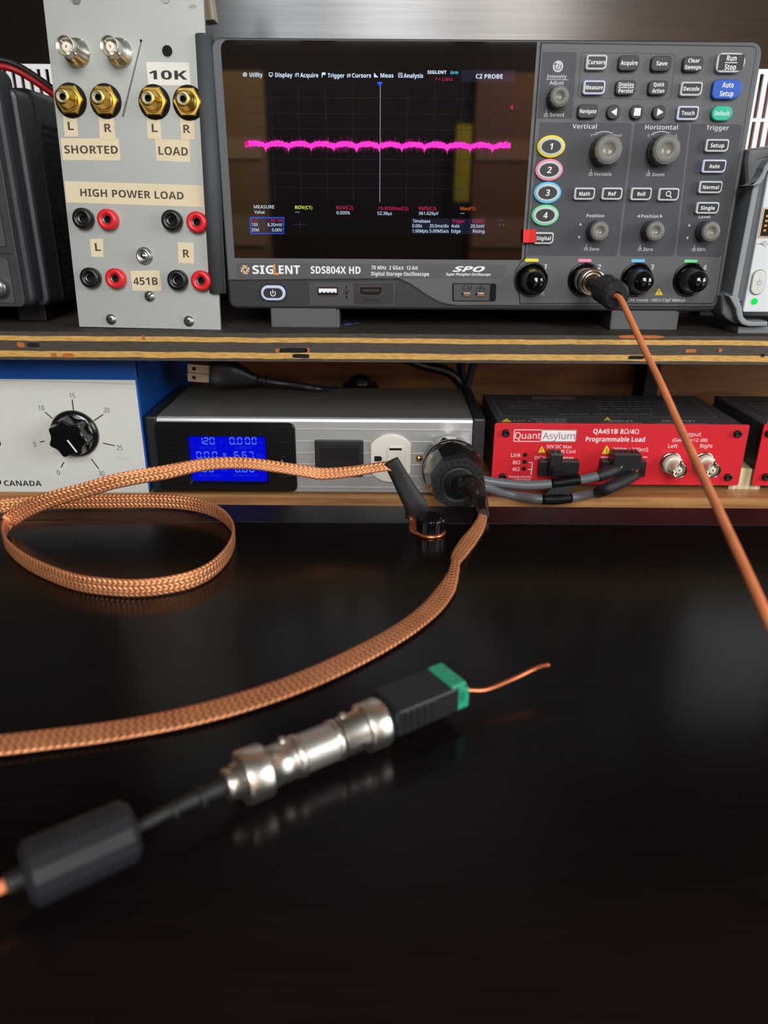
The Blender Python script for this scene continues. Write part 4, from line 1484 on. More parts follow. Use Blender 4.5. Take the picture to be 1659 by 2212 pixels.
tb = [KF.at(*q, 6) for q in ((1616, 400), (1614, 348), (1618, 324), (1632, 320), (1664, 318), (1700, 318), (1700, 335), (1665, 350), (1650, 380), (1636, 400))]
b.prism(tb, 6, 40, 1, ch=3)
b.build('bumper', [BUMP, BUMPD], pale)
q = KF.at(1580, 710, 8)
for f in ((1.5, 21, 2, 22, 0, 4.2), (62, 80, 2, 22, 0, 4.2), (10, 80, 84, 104, 0, fz0 + 1)):
    b = MB()
    b.box(q[0] + f[0], q[0] + f[1], *f[2:], 0, 0.6)
    b.build('foot', BUMPD, pale)
b = MB()
x, z = KF.at(1637, 610, 0)
b.prism(rrect(x - 4.4, x + 4.4, z - 7.4, z + 7.4, 4.4, 8), -0.1, 1, 1)
b.prism(rrect(x - 3.9, x + 3.9, z - 6.9, z + 6.9, 3.9, 8), -1.2, 1, 0, ch=0.6)
b.line([(x + 0.3 + 1.3 * math.sin(a), z + 1.3 * math.cos(a)) for a in [R(q) for q in range(35, 330, 20)]], 0.25, -1.28, 2)
b.line([(x + 0.3, z + 0.2), (x + 0.3, z + 2)], 0.25, -1.28, 2)
b.build('power_button', [mat('cream_button', (204, 204, 196), 0.5, var=0.03), mat('button_gap', (120, 124, 120), 0.6), GREYP if False else mat('grey_mark', (130, 134, 136), 0.6)], pale)
b = MB()
x, z = KF.at(1629.5, 651, 0)
b.lathe([(1.9, 0), (1.9, 0.3), (1.4, 0.9), (0, 1.2)], (x, 0, z), (0, -1, 0), 24, 0)
b.build('power_light', mat('green_lamp', (24, 226, 74), emit=1.1), pale, label='lit green lamp')
b = MB()
x, z = KF.at(1643, 482, 0)
b.prism(rrect(x, x + 14, z - 8, z + 8.4, 0.6), -0.3, 1, 0)
b.prism(rrect(x + 0.9, x + 13, z - 7, z + 7.4, 0.4), -0.35, 1, 1)
b.box(x + 1.5, x + 4.4, -0.3, 1, z - 6, z + 5.5, 2)
for q in range(4):
    b.flat([(x + 2.3, z - 4.5 + q * 2.6), (x + 3.8, z - 4.5 + q * 2.6), (x + 3.8, z - 3.4 + q * 2.6), (x + 2.3, z - 3.4 + q * 2.6)], -0.36, 3)
x, z = KF.at(1645, 527, 0)
b.line([(x - 3, z), (x + 6, z)], 0.4, -0.1, 4)
b.line([(x - 1, z), (x + 1, z + 1.3), (x + 3, z + 1.3)], 0.4, -0.1, 4)
b.line([(x, z), (x + 2, z - 1.3), (x + 3, z - 1.3)], 0.4, -0.1, 4)
b.build('usb_port', [CHROME, HOLE, mat('usb_tongue', (176, 172, 160), 0.5), BRASS, MATS['grey_mark']], pale)


# ================================================================== blue control box with a big black dial
BF = Frame((-300, 487, -26))
box = thing('control_box', 'blue metal control box with a white dial plate and black pointer knob', 'control box', BF)
BLUE = mat('blue_enamel', (14, 74, 150), 0.38, var=0.06, bump=0.08, bs=500)
xr = BF.at(292, 819, 0)[0]
b = MB()
b.box(-160, xr + 1.2, 0.3, 140, 1.2, 96.5, 0, 0.8)
b.box(-160, xr + 1.2, 0, 4, 80.3, 96.5, 0, 0.4)
for xx in (-140, xr - 12):
    for yy in (12, 120):
        b.box(xx - 5, xx + 5, yy - 5, yy + 5, 0, 1.4, 1)
b.build('case', [BLUE, BLK], box)
b = MB()
b.prism(rrect(-158, xr, -0.8, 79.6, [0.4, 0.8, 0.6, 0.4]), -0.7, 1, 0, ch=0.3)
y = -0.76
T = lambda t, x, yy, w, h, **k: b.ptext(BF, t, x, yy, w, h, 1, y=y, **k)
for (t_, x, yy, w) in (('15', 156, 854.5, 11), ('10', 89, 881, 12), ('20', 230, 886, 13), ('25', 258.5, 967, 12.5), ('30', 219.5, 1022.5, 12.5), ('5', 75, 960, 6), ('0', 126, 1021, 6)):
    T(t_, x, yy, w, 10, bold=0.0)
for p in (((156, 863), (159, 890)), ((97, 890), (113, 904)), ((223, 895), (203, 909)), ((222, 957), (248, 963)), ((197, 991), (213.5, 1013)), ((86, 955), (96, 953)), ((138, 998), (132, 1010))):
    b.pline(BF, list(p), 0.75, 2, y)
T('CANADA', 49, 1044, 81, 11.5, bold=0.014)
x, z = BF.at(-2, 1041, y)
b.flat(ell(x, z, 1.5, 2.0, n=16), y, 1)
b.flat(ell(*BF.at(-2, 957, y), 1.2, 2.2, n=16), y, 1)
b.pline(BF, [(88, 903), (92, 902.5), (97, 903.5)], 0.25, 3, y)
b.pline(BF, [(256, 990), (268, 992), (281, 993)], 0.25, 3, y)
b.pline(BF, [(0, 821.5), (120, 824), (290, 830)], 0.3, 3, y)
b.build('dial_plate', [mat('dial_plate_white', (205, 205, 196), 0.42, var=0.03), mat('dial_figures', (30, 28, 27), 0.5), mat('dial_ticks', (34, 40, 40), 0.5), mat('dial_scratches', (150, 150, 146), 0.6)], box)
b = MB()
x, z = BF.at(156, 941, -6)
KB = mat('bakelite_black', (12, 12, 13), 0.22, var=0.1, coat=0.3)
b.lathe([(16.2, 0), (16.4, 1.0), (16.0, 2.6), (14.6, 3.6), (13.6, 4.0)], (x, -0.7, z), (0, -1, 0), 48, 0)
# fluted grip with a flat cut towards the pointer
gr, ft = [], 7
for i in range(72):
    a = 2 * PI * i / 72
    rr = 14.2 - 2.4 * abs(math.sin(a * ft / 2 + 0.35)) ** 1.6
    gr.append((x + rr * math.cos(a), z + rr * math.sin(a)))
b.prism(gr, -15.0, -4.4, 0, ch=1.2, taper=0.9, cs=3)
dirp = Vector((0.52, -0.86))
nb = Vector((-dirp.y, dirp.x))
c = Vector((x, z))
b.flat([tuple(c + dirp * s_ + nb * w_) for s_, w_ in ((0.5, -0.55), (10.2, -0.55), (10.2, 0.55), (0.5, 0.55))], -15.1, 1)
b.build('pointer_knob', [KB, WHITE], box, label='black fluted pointer knob with a white line')

# ================================================================== silver mains meter box
MF = Frame((-47, 487, -26))
meter = thing('power_meter_box', 'silver ribbed mains box with blue power display, rocker switch and white outlet', 'power meter', MF)
SIL = mat('silver_extrusion', (190, 190, 188), 0.34, 0.55, bump=0.05, bs=900, var=0.04, vs=20)
SILT = mat('silver_box_top', (150, 145, 138), 0.36, 0.6, bump=0.25, bs=1400, var=0.1)
xl, xr = MF.at(344, 960, 0)[0], MF.at(1019, 960, 0)[0]
zt = MF.at(680, 903, 0)[1]
b = MB()
prof = [(91, 1.0), (0.4, 1.0), (0, 1.4)]
for py in (1053, 1029, 1004, 979, 954, 927.8):
    z = MF.at(680, py, 0)[1]
    prof += [(0, z - 0.75), (-0.45, z - 0.45), (-0.45, z + 0.35), (0.5, z + 0.45), (0.5, z + 0.7), (0, z + 0.9)]
prof += [(0, zt - 2.6), (0.5, zt - 1.0), (1.6, zt - 0.2), (2.4, zt)]
vs = [(xx, yy, zz) for xx in (xl, xr) for yy, zz in prof]
n = len(prof)
vs2 = [(xx, yy, zz) for xx in (xl, xr) for yy, zz in ((2.4, zt), (91, zt))]
b.add(vs, [(i, i + 1, n + i + 1, n + i) for i in range(n - 1)], 0)
b.add(vs2, [(0, 1, 3, 2)], 1)
b.add([(xx, yy, zz) for xx in (xl, xr) for yy, zz in ((91, 1.0), (91, zt))], [(0, 1, 3, 2)], 0)
b.build('extrusion', [SIL, SILT], meter)
xL, xR = MF.at(312.5, 915, -1)[0], MF.at(1049, 912, -1)[0]
for (a, c_) in ((xL, xl + 0.3), (xr - 0.3, xR)):
    b = MB()
    b.box(a, c_, -1.0, 92.5, 0, zt + 0.9, 0, 1.8, 3)
    b.build('end_cap', mat('end_cap_black', (32, 32, 33), 0.4, bump=0.15, bs=1300), meter)
# display module
b = MB()
m0, m1 = MF.at(346, 1062, -3)[0], MF.at(636, 916, -3)[0]
mz0, mz1 = MF.at(490, 1062, -3)[1], MF.at(490, 913.5, -3)[1]
MOD = mat('meter_bezel_black', (12, 12, 12), 0.3, bump=0.05)
lcd = [MF.at(*q, 0.4) for q in ((418, 1036), (577, 1035), (574, 942), (409, 943))]
lx0, lx1, lz0, lz1 = lcd[3][0] - 0.2, lcd[1][0] + 0.3, lcd[0][1] - 0.5, lcd[3][1] + 0.3
ou = rrect(m0, m1, mz0, mz1, 4, 6)
inn = rrect(lx0 - 1.2, lx1 + 1.2, lz0 - 1.6, lz1 + 1.2, 0.8, 6)
inn2 = rrect(lx0, lx1, lz0, lz1, 0.8, 6)
n = len(ou)
vs = [(x, 0.5, z) for x, z in ou] + [(x, -2.2, z) for x, z in ou] + [(x, -3.0, z) for x, z in inset(ou, 0.8)] + [(x, -3.0, z) for x, z in inn] + [(x, -0.8, z) for x, z in inn2]
b.add(vs, [(k * n + i, k * n + (i + 1) % n, (k + 1) * n + (i + 1) % n, (k + 1) * n + i) for k in range(4) for i in range(n)], 0)
for px0, px1 in ((350, 386), (597, 632)):
    for py in (957, 969.5, 982, 994, 1007, 1019, 1031):
        x0, z = MF.at(px0, py, -3)
        x1, _ = MF.at(px1, py, -3)
        b.box(x0, x1, -3.5, -2.8, z - 0.5, z + 0.5, 0, 0.2, 1)
bez = b.build('meter_bezel', MOD, meter)
b = MB()
x, z = MF.at(611, 991.5, -3)
b.lathe([(2.1, 0), (2.1, 0.9), (1.8, 1.1), (1.6, 0.6), (0, 0.6)], (x, -3, z), (0, -1, 0), 24, 0)
b.build('button', MOD, bez)
LB = mat('lcd_backlight', (6, 10, 208), emit=1.0)
LS = mat('lcd_segment', (92, 142, 236), emit=0.9)
LD = mat('lcd_dim_segment', (34, 60, 226), emit=0.8)
b = MB()
b.flat(inn2, -0.75, 0)
SEG = {'0': 'abcdef', '1': 'bc', '2': 'abged', '6': 'acdefg', '7': 'abc'}


def seg7(ch, px, py, w=9.5, h=15):
    x0, z0 = MF.at(px - w / 2, py + h / 2, -0.82)
    x1, z1 = MF.at(px + w / 2, py - h / 2, -0.82)
    zm, t, g = (z0 + z1) / 2, 0.62, 0.45
    B_ = {'a': (x0 + g, z1 - t, x1 - g, z1), 'd': (x0 + g, z0, x1 - g, z0 + t), 'g': (x0 + g, zm - t / 2, x1 - g, zm + t / 2), 'b': (x1 - t, zm + g, x1, z1 - g), 'c': (x1 - t, z0 + g, x1, zm - g), 'e': (x0, z0 + g, x0 + t, zm - g), 'f': (x0, zm + g, x0 + t, z1 - g)}
    for k in SEG[ch]:
        q = B_[k]
        b.flat([(q[0], q[1]), (q[2], q[1]), (q[2], q[3]), (q[0], q[3])], -0.82, 1)


def dot(px, py):
    x, z = MF.at(px, py, -0.82)
    b.flat([(x - 0.35, z - 0.3), (x + 0.35, z - 0.3), (x + 0.35, z + 0.4), (x - 0.35, z + 0.4)], -0.82, 1)


for s_, row in ((('1', 432.5), ('2', 444.6), ('0', 457.9), ('0', 501), ('0', 517.5), ('0', 534.6), ('0', 548.8)), 952.6), ((('0', 429.7), ('0', 446.5), ('0', 464), ('6', 511), ('6', 528), ('7', 542.5)), 983), ((('6', 441.5), ('0', 456), ('0', 513), ('0', 528.8), ('0', 543.7)), 1012.5):
    for ch, px in s_:
        seg7(ch, px, row)
for q in ((509.5, 959.5), (438.5, 990), (521.5, 1019.5)):
    dot(*q)
T = lambda t, x, yy, w, h, m_=2, **k: b.ptext(MF, t, x, yy, w, h, m_, y=-0.82, **k)
T('V', 478, 956, 4, 5)
T('A', 560.5, 955.5, 4.5, 5)
T('VOLTAGE', 448.5, 967.3, 37, 6, 1) if False else T('VOLTAGE', 448.5, 967.3, 37, 6)
T('CURRENT', 526, 967, 37, 6)
T('W', 485, 983, 7.5, 10, 1)
T('KW', 561, 984, 12, 8)
T('h', 571, 986, 4, 5)
T('Hz', 485, 1015.5, 11, 6)
T('PF', 564, 1015.5, 9, 5)
T('FREQUENCY', 453.5, 1026.8, 48, 5.5)
T('POWER FACTOR', 531, 1026.8, 54, 5.5)
b.build('lcd_screen', [LB, LS, LD], bez, label='blue backlit display')
# rocker switch
b = MB()
q = [MF.at(681.5, 1030, -2), MF.at(785, 951.5, -2)]
x0, z0, x1, z1 = q[0][0], q[0][1], q[1][0], q[1][1]
b.prism(rrect(x0, x1, z0, z1, 1.8), -2, 0.5, 0, ch=0.7)
sw_ = b.build('rocker_switch', mat('switch_frame_black', (26, 26, 27), 0.5, bump=0.2, bs=900), meter)
b = MB()
xa, xb, za, zb = x0 + 4.4, x1 - 3.2, z0 + 3.2, z1 - 3.4
zm = (za + zb) / 2
pr = [(-1.5, za), (-1.5, zb), (-6.2, zb - 0.6), (-3.6, zm), (-2.2, za + 0.4)]
vs = [(xx, yy, zz) for xx in (xa, xb) for yy, zz in pr]
b.add(vs, [(i, (i + 1) % 5, 5 + (i + 1) % 5, 5 + i) for i in range(5)] + [tuple(range(5)), tuple(range(5, 10))], 0)
b.build('rocker', mat('rocker_black', (30, 29, 28), 0.45, bump=0.2, bs=1200), sw_)
# outlet face
b = MB()
OUTW = mat('outlet_white', (216, 210, 198), 0.4, var=0.03)
x, z = MF.at(844, 991, -2)
rad = abs(MF.at(844, 940, -2)[1] - MF.at(844, 1043, -2)[1]) / 2
hw = 13.9
a0 = math.acos(hw / rad)
pts = [(x + rad * math.cos(a), z + rad * math.sin(a)) for a in [a0 + (PI - 2 * a0) * i / 16 for i in range(17)]] + [(x + rad * math.cos(a), z + rad * math.sin(a)) for a in [PI + a0 + (PI - 2 * a0) * i / 16 for i in range(17)]]
b.prism(pts, -2.4, 0.5, 0, ch=0.7)
cxp = MF.at(856, 991, -2.5)[0]
b.prism([(cxp - 6.2, z + 6.6), (cxp - 4.6, z + 9.2), (cxp + 5.4, z + 9.2), (cxp + 6.6, z + 7.2), (cxp + 6.6, z - 7.2), (cxp + 5.4, z - 9.2), (cxp - 4.6, z - 9.2), (cxp - 6.2, z - 6.6)], -3.2, -2, 0, ch=0.5)
sx, sz = MF.at(854.5, 970.5, -3.2)
b.box(sx - 4.2, sx + 4.2, -3.26, -3, sz - 0.8, sz + 0.8, 1)
sx, sz = MF.at(857, 1009, -3.2)
b.box(sx - 4.2, sx + 4.2, -3.26, -3, sz - 0.8, sz + 0.8, 1)
gx, gz = MF.at(817, 991, -2.4)
b.flat([(gx - 2.7, gz - 1.9), (gx - 2.7, gz + 1.9)] + [(gx + 0.8 + 1.9 * math.cos(a), gz + 1.9 * math.sin(a)) for a in [PI / 2 - PI * i / 8 for i in range(9)]], -2.46, 1)
b.build('outlet', [OUTW, HOLE], meter, label='white mains outlet with dark slots')
b = MB()
x, z = MF.at(905, 991.5, -2)
b.lathe([(2.3, 0), (2.2, 0.8), (1.2, 1.5), (0, 1.7)], (x, -0.4, z), (0, -1, 0), 24, 0)
b.flat([(x - 1.5, z - 0.3), (x + 1.5, z - 0.1), (x + 1.5, z + 0.25), (x - 1.5, z + 0.1)], -2.15, 1)
b.build('screw', [BRASS, MATS['screw_slot']], meter)

# faceted black mains plug with the copper ground braid
ca, cb = on_y(966, 990, 487), on_y(994, 1052, 424)
PGF = Frame((ca.x, 484, ca.z))
plug = thing('ground_plug', 'faceted black mains plug in the silver box trailing a copper braid across the desk', 'plug', PGF)
GUN = mat('gunmetal_plating', (134, 128, 124), 0.12, 0.95, var=0.1)
ax = (cb - ca).normalized()


def facet(b, rings, o, ax, m=0):
    """rings of (radius, t, sides, phase) bridged with triangles: cut-gem look"""
    u = ax.cross(Vector((0, 0, 1))).normalized()
    w = u.cross(ax)
    P = [[o + ax * t + (u * math.cos(2 * PI * (i + ph) / n) + w * math.sin(2 * PI * (i + ph) / n)) * r for i in range(n)] for r, t, n, ph in rings]
    base = []
    vs = []
    for p in P:
        base.append(len(vs))
        vs += p
    fs = []
    for k in range(len(rings) - 1):
        n = rings[k][2]
        for i in range(n):
            j = (i + 1) % n
            if abs(rings[k + 1][3] - rings[k][3]) > 0.01:
                fs += [(base[k] + i, base[k] + j, base[k + 1] + i), (base[k] + j, base[k + 1] + j, base[k + 1] + i)]
            else:
                fs.append((base[k] + i, base[k] + j, base[k + 1] + j, base[k + 1] + i))
    b.add(vs, fs, m)


o = ca + ax * 3.2
b = MB()
facet(b, [(16.4, 0, 12, 0), (17.0, 0.6, 12, 0), (19.0, 10, 12, 0.5), (18.2, 18, 12, 1.0), (18.2, 19, 12, 1.0)], o, ax)
b.lathe([(19.2, 19), (19.8, 19.6), (19.8, 22.5), (19.2, 23)], o, ax, 40, 0)
facet(b, [(19.0, 23, 8, 0.75), (19.8, 33, 8, 1.25), (17.4, 45, 8, 1.25)], o, ax)
b.build('plug_body', GUN, plug, world=True, label='shiny faceted plug body')
b = MB()
oc = o + ax * 45
u = ax.cross(Vector((0, 0, 1))).normalized()
w = u.cross(ax)
MTB = mat('matte_black_cover', (30, 30, 32), 0.5, spec=0.3, bump=0.08)
facet(b, [(17.2, 0, 8, 0.25), (17.5, 0.8, 8, 0.25), (17.3, 9, 8, 0.25)], oc, ax)
pv = [oc + ax * 9 + (u * math.cos(2 * PI * (i + 0.25) / 8) + w * math.sin(2 * PI * (i + 0.25) / 8)) * 17.3 for i in range(8)]
b.add(pv, [tuple(range(8))], 0)
of = oc + ax * 9
for i in range(22):
    a = 2 * PI * i / 22 + 0.1
    c = of + (u * math.cos(a) + w * math.sin(a)) * 14.0 + ax * 0.05
    b.add([c + (u * math.cos(q) + w * math.sin(q)) * 1.0 for q in [2 * PI * k / 14 for k in range(14)]], [tuple(range(14))], 1)
b.lathe([(12.0, 9.0), (11.9, 9.5), (11.7, 9.5), (11.6, 9.1), (9.4, 9.1), (9.0, 10.0), (6.5, 12.0), (5.2, 14), (0, 14)], oc, ax, 40, 0)
for i, ch in enumerate('VIBORG'):
    a = R(58 - i * 14)
    rad_ = -u * math.cos(a) + w * math.sin(a)
    tan_ = -u * math.sin(a) - w * math.cos(a)
    b.text(ch, 0, 0, 1.9, 0, 2, 1.5 if ch != 'I' else 0.5, 0.0, X=tan_, Z=rad_, O=of + rad_ * 10.5 + ax * 0.45)
b.build('end_cover', [MTB, HOLE, mat('embossed_black', (70, 68, 68), 0.35)], plug, world=True)
b = MB()
s0 = of + ax * 2
b.tube([s0, on_y(1013, 1046, 411), on_y(1028, 1062, 405) + Vector((0, 0, 0.5)), on_y(1038, 1085, 398), on_z(1044, 1112, 3.2)], [6.0, 6.0, 5.4, 4.4, 3.4], 16, 0, 8)
b.build('heat_shrink', mat('glossy_heat_shrink', (30, 24, 22), 0.22, bump=0.1, bs=300), plug, world=True, label='glossy black sleeve')
b = MB()
path = [(1043, 1104, 3.0), (1041, 1122, 2.4), (1030, 1145, 1.8), (1010, 1172, 1.6), (991, 1200, 2.2), (984, 1218, 3.2), (979, 1238, 3.0), (962, 1275, 1.8), (930, 1315, 1.5), (875, 1358, 1.5), (800, 1402, 1.5), (700, 1451, 1.5), (600, 1491, 1.5), (500, 1523, 1.5), (400, 1549, 1.5), (300, 1569, 1.5), (200, 1585, 1.5), (100, 1597, 1.6), (0, 1609, 1.8), (-110, 1618, 2.0), (-220, 1622, 2.0)]
wd = [4.6, 5.6, 7.2, 8.4, 7.4, 4.4, 5.5, 9, 10, 10.5, 11, 11.5, 11.5, 11.5, 11, 10.5, 10.5, 10.5, 10.5, 10.5, 10.5]
b.ribbon([on_z(*q) for q in path], wd, [1.8] * 4 + [2.2, 3.2, 2.4] + [1.4] * 14, [80, 75, 74, 78, 85, 88, 96] + [92] * 3 + [90] * 11, 0)
b.build('braid', COPPER, plug, world=True, label='flat copper braid')

# second copper braid: loop on the desk, black sleeve, copper lug
sc = on_z(929, 1136, 4)
BFm = Frame((-120, 330, 0))
strap = thing('ground_braid', 'flat copper braid looped on the desk with a black sleeve rising from a thumbscrew', 'braid', BFm)
D_ = on_y
top = D_(852, 1008, 376)
pts = [top + Vector((2, 0, -1.0)), top + Vector((-4, 0, 0.2)), D_(800, 1012, 375), D_(760, 1018.5, 374), D_(700, 1023.5, 373), D_(655, 1017.5, 372), D_(600, 1009, 371), D_(540, 1001.5, 370), D_(480, 1000.5, 369), D_(420, 1007, 367), D_(360, 1020, 364), D_(300, 1030, 360), D_(240, 1042, 355), D_(190, 1057, 353), D_(130, 1073, 352), D_(80, 1090, 353), D_(40, 1110, 356)]
T_ = lambda px, py, z=4.6: on_z(px, py, z)
pts += [T_(16, 1131, 6), T_(8, 1155), T_(20, 1183), T_(55, 1212), T_(105, 1237), T_(165, 1258), T_(230, 1268), T_(300, 1271), T_(370, 1263), T_(425, 1248), T_(468, 1222), T_(497, 1186), T_(505, 1150), T_(490, 1122), T_(455, 1100), T_(400, 1087), T_(330, 1083), T_(260, 1083.5), T_(180, 1084), T_(100, 1086), T_(40, 1090), T_(-20, 1096), T_(-120, 1106), T_(-220, 1120)]
n = len(pts)
wd = [5, 5.5, 5.6, 5.8, 6.6, 6.4, 6.2, 6.2, 6.4, 6.8, 7.6, 7.8, 8.4, 8.4, 8.6, 8.6, 8.6] + [8.8] * (n - 17)
tl_ = [40, 40, 35, 30, 20, 25, 30, 30, 25, 20, 10, 0, -10, -12, -12, -8, -4] + [0] * (n - 17)
b = MB()
b.ribbon(pts, wd, 1.5, tl_, 0)
b.build('braid', COPPER, strap, world=True)
b = MB()
k0 = on_z(899, 1122, 3.2)
b.ribbon([top + Vector((-2.0, 0, 3.4)), D_(866, 1035, 375), D_(884, 1068, 373), D_(899, 1094, 371.5), k0 + Vector((0.6, 1.0, 0.6))], [8.6, 9.6, 11, 12.6, 13.2], [3.2, 3.4, 3.4, 3.2, 2.6], 8, 0, 8, ref=(1, 0, 0.25))
b.build('sleeve', RUB, strap, world=True, label='black heat-shrink sleeve')
b = MB()
base = Vector((sc.x, sc.y, 0))
b.lathe([(2.6, 0), (8.0, 0), (8.3, 0.6), (8.0, 1.5), (2.6, 1.5)], base + Vector((0.3, 0, 0)), (0, 0, 1), 36, 0)
b.ribbon([k0 + Vector((0, 2.5, 1.0)), k0 + Vector((1.2, -1, -1.0)), base + Vector((-5.5, 1.5, 0.9)), base + Vector((-2, 0, 0.8))], [10, 10, 11, 11], 1.3, 0, 0, 6, ref=(0.7, 0.7, 0))
b.build('lug', CUWIRE, strap, world=True, label='bare copper ring lug')
# thumbscrew
TS = Frame(base + Vector((0.3, 0, 1.6)))
b = MB()
b.lathe([(3, 0), (7.2, 0), (7.5, 0.6, None, 1), (7.5, 6.6, None, 1), (7.2, 7.4), (6.4, 8.0), (5.9, 8.0), (5.4, 7.8), (0, 7.8)], (0, 0, 0), (0, 0, 1), 72, 0, False, knurl=0.35)
b.lathe([(2.4, -6), (2.4, 0.1), (0, 0.1)], (0, 0, 0), (0, 0, 1), 16, 0)
tag(b.build('thumbscrew', mat('glossy_black_knob', (9, 9, 9), 0.22), frame=TS), 'black knurled thumbscrew clamping the copper lug to the desk', 'thumbscrew')

# ================================================================== red programmable load boxes
RF = Frame((165, 498, -26))
load = thing('load_box', 'red fronted programmable load box fully in view, with grey cables in its terminal plug', 'load box', RF)
REDP = mat('red_panel_paint', (204, 28, 40), 0.42, var=0.04, bump=0.1, bs=1200)
CASE = mat('black_anodised_case', (78, 76, 76), 0.42, 0.2, bump=0.15, bs=1500, var=0.08)
x0, x1 = RF.at(1068.9, 917, 0)[0], RF.at(1620.6, 918, 0)[0]
z0, z1 = 4.1, 48.8
b = MB()
b.box(x0 + 2.5, x1 - 2.5, 1.6, 90, z0 + 1, z1 - 0.8, 0, 0.8)
for xx in (x0 + 14, x1 - 14):
    for yy in (12, 80):
        b.lathe([(0, 0), (4.4, 0), (4.8, z0 + 1.1), (0, z0 + 1.1)], (xx, yy, 0), (0, 0, 1), 20, 0)
zt = z1 - 0.74
tp = lambda px, py: RF.loc(on_z(px, py, RF.o.z + zt))
TW = 1


def topline(p, q, w=0.35, m_=1):
    a, c = tp(*p), tp(*q)
    d_ = (c - a)
    d_.z = 0
    d_.normalize()
    nn = Vector((-d_.y, d_.x, 0)) * w / 2
    b.add([a + nn, c + nn, c - nn, a - nn], [(0, 1, 2, 3)], m_)


for p, q in (((1059, 853), (1084, 899)), ((1084, 899), (1548, 902)), ((1548, 902), (1483, 855))):
    topline(p, q, 0.3, 3)
rl = random.Random(5)
for (xs, xe, yy) in ((1093, 1226, 868), (1097, 1215, 873), (1098, 1212, 877.5), (1102, 1190, 882), (1282, 1462, 868), (1290, 1480, 873), (1290, 1470, 878), (1295, 1410, 883), (1206, 1270, 894.5), (1282, 1310, 894.5), (1318, 1410, 895)):
    x = xs
    while x < xe:
        w_ = rl.uniform(6, 20)
        topline((x, yy), (min(x + w_, xe), yy + 0.1), 1.0, 3)
        x += w_ + 4
b.add([tp(1150, 863), tp(1245, 863), tp(1239, 855.5), tp(1150, 855.5)], [(0, 1, 2, 3)], 4)
for (px, py, w_) in ((1094, 908.5, 12), (1312, 905, 8)):
    b.add([tp(px - w_, py + 3), tp(px + w_, py + 3), tp(px, py - 5)], [(0, 1, 2)], 2)
for (t_, px, py, w_) in (('CAT I', 1127, 909, 12), ('INPUT', 1341, 909.5, 18), ('OUTPUT', 1467, 909.5, 24), ('Solid State Relay', 1187, 905.5, 25), ('Current Sense', 1190, 909.5, 21)):
    o_ = RF.M @ tp(px, py)
    b.text(t_, 0, 0, 4.2 if t_ in ('INPUT', 'OUTPUT') else 2.4, 0, 1, w_, 0.0, X=Vector((1, 0, 0)), Z=Vector((0, 1, 0)), O=tp(px, py))
for p, q in (((1160, 912.5), (1226, 913)), ((1297, 913), (1389, 914)), ((1417, 914), (1533, 915))):
    topline(p, q, 0.5)
b.build('case', [CASE, GREYP, YEL, mat('faint_print', (150, 146, 142), 0.6), mat('worn_label', (130, 110, 106), 0.5)], load)
b = MB()
b.prism(rrect(x0, x1, z0, z1, 1.6), 0, 1.6, 0, ch=0.2)
y = -0.06
W = lambda t, x, yy, w, h, m_=1, **k: b.ptext(RF, t, x, yy, w, h, m_, y=y, **k)
lg = [RF.at(1108.7, 954, y), RF.at(1246, 928.5, y)]
b.ring(rrect(lg[0][0], lg[1][0], lg[0][1], lg[1][1], 1.0), 0.5, y, 0, 1)
xm = RF.at(1169.6, 940, y)[0]
b.prism(rrect(xm, lg[1][0] - 0.2, lg[0][1] + 0.1, lg[1][1] - 0.1, [0.1, 1, 1, 0.1]), y, 0, 1)
W('Quant', 1140, 941, 56, 14, bold=0.0)
b.ptext(RF, 'Asylum', 1207, 941.5, 69, 14.5, 4, y=y - 0.05)
W('QA451B 8\u03a9/4\u03a9', 1331, 932, 99, 10, bold=0.01)
W('Programmable Load', 1329.5, 949, 128, 10, bold=0.01)
W('50V DC Max', 1208, 964.8, 54, 7, bold=0.006)
W('10A RMS Cont', 1212.7, 975.2, 62, 7, bold=0.006)
W('DC Switch Sense', 1197, 989, 83, 7, bold=0.004)
W('Link', 1114.5, 983, 21, 8, bold=0.004)
W('8\u03a9', 1115.8, 999, 16, 7.5, bold=0.004)
W('4\u03a9', 1114, 1013.4, 16, 7.5, bold=0.004)
W('Flashing indicates', 1123.5, 1029.7, 48, 4.5)
W('Thermal Fault', 1128.6, 1036.2, 34, 4.5)
b.pline(RF, [(1142, 999), (1150, 999), (1147, 1026)], 0.5, 1, y)
b.pline(RF, [(1140, 1014), (1148, 1014)], 0.5, 1, y)
for (px, py, hw_, hh_) in ((1170.4, 970.5, 7.8, 7), (1310.7, 971, 10.8, 9.3)):
    b.ppoly(RF, [(px - hw_, py + hh_), (px + hw_, py + hh_), (px, py - hh_)], y, 2)
    b.pline(RF, [(px, py - hh_ * 0.35), (px, py + hh_ * 0.35)], 0.55, 3, y - 0.04)
    b.pline(RF, [(px, py + hh_ * 0.5), (px, py + hh_ * 0.75)], 0.55, 3, y - 0.04)
W('200W / 220mS', 1362.5, 971.2, 76, 8, bold=0.006)
b.pline(RF, [(1298, 987.5), (1318, 987.8)], 0.5, 1, y)
b.pline(RF, [(1389, 987.5), (1398.5, 987.8)], 0.5, 1, y)
W('Output', 1492.4, 938, 44, 8, bold=0.006)
W('(Gain = +12 dB)', 1490.4, 950.6, 76, 7, bold=0.004)
W('Left', 1453.4, 963.5, 20, 7.5, bold=0.004)
W('Right', 1526, 963.2, 27, 7.5, bold=0.004)
for (px, py) in ((1134.4, 982.3), (1132.8, 997.5), (1131.5, 1012.5)):
    xx, zz = RF.at(px, py, y)
    b.lathe([(1.5, 0), (1.5, 0.3), (1.1, 0.8), (0, 1.0)], (xx, 0, zz), (0, -1, 0), 16, 3)
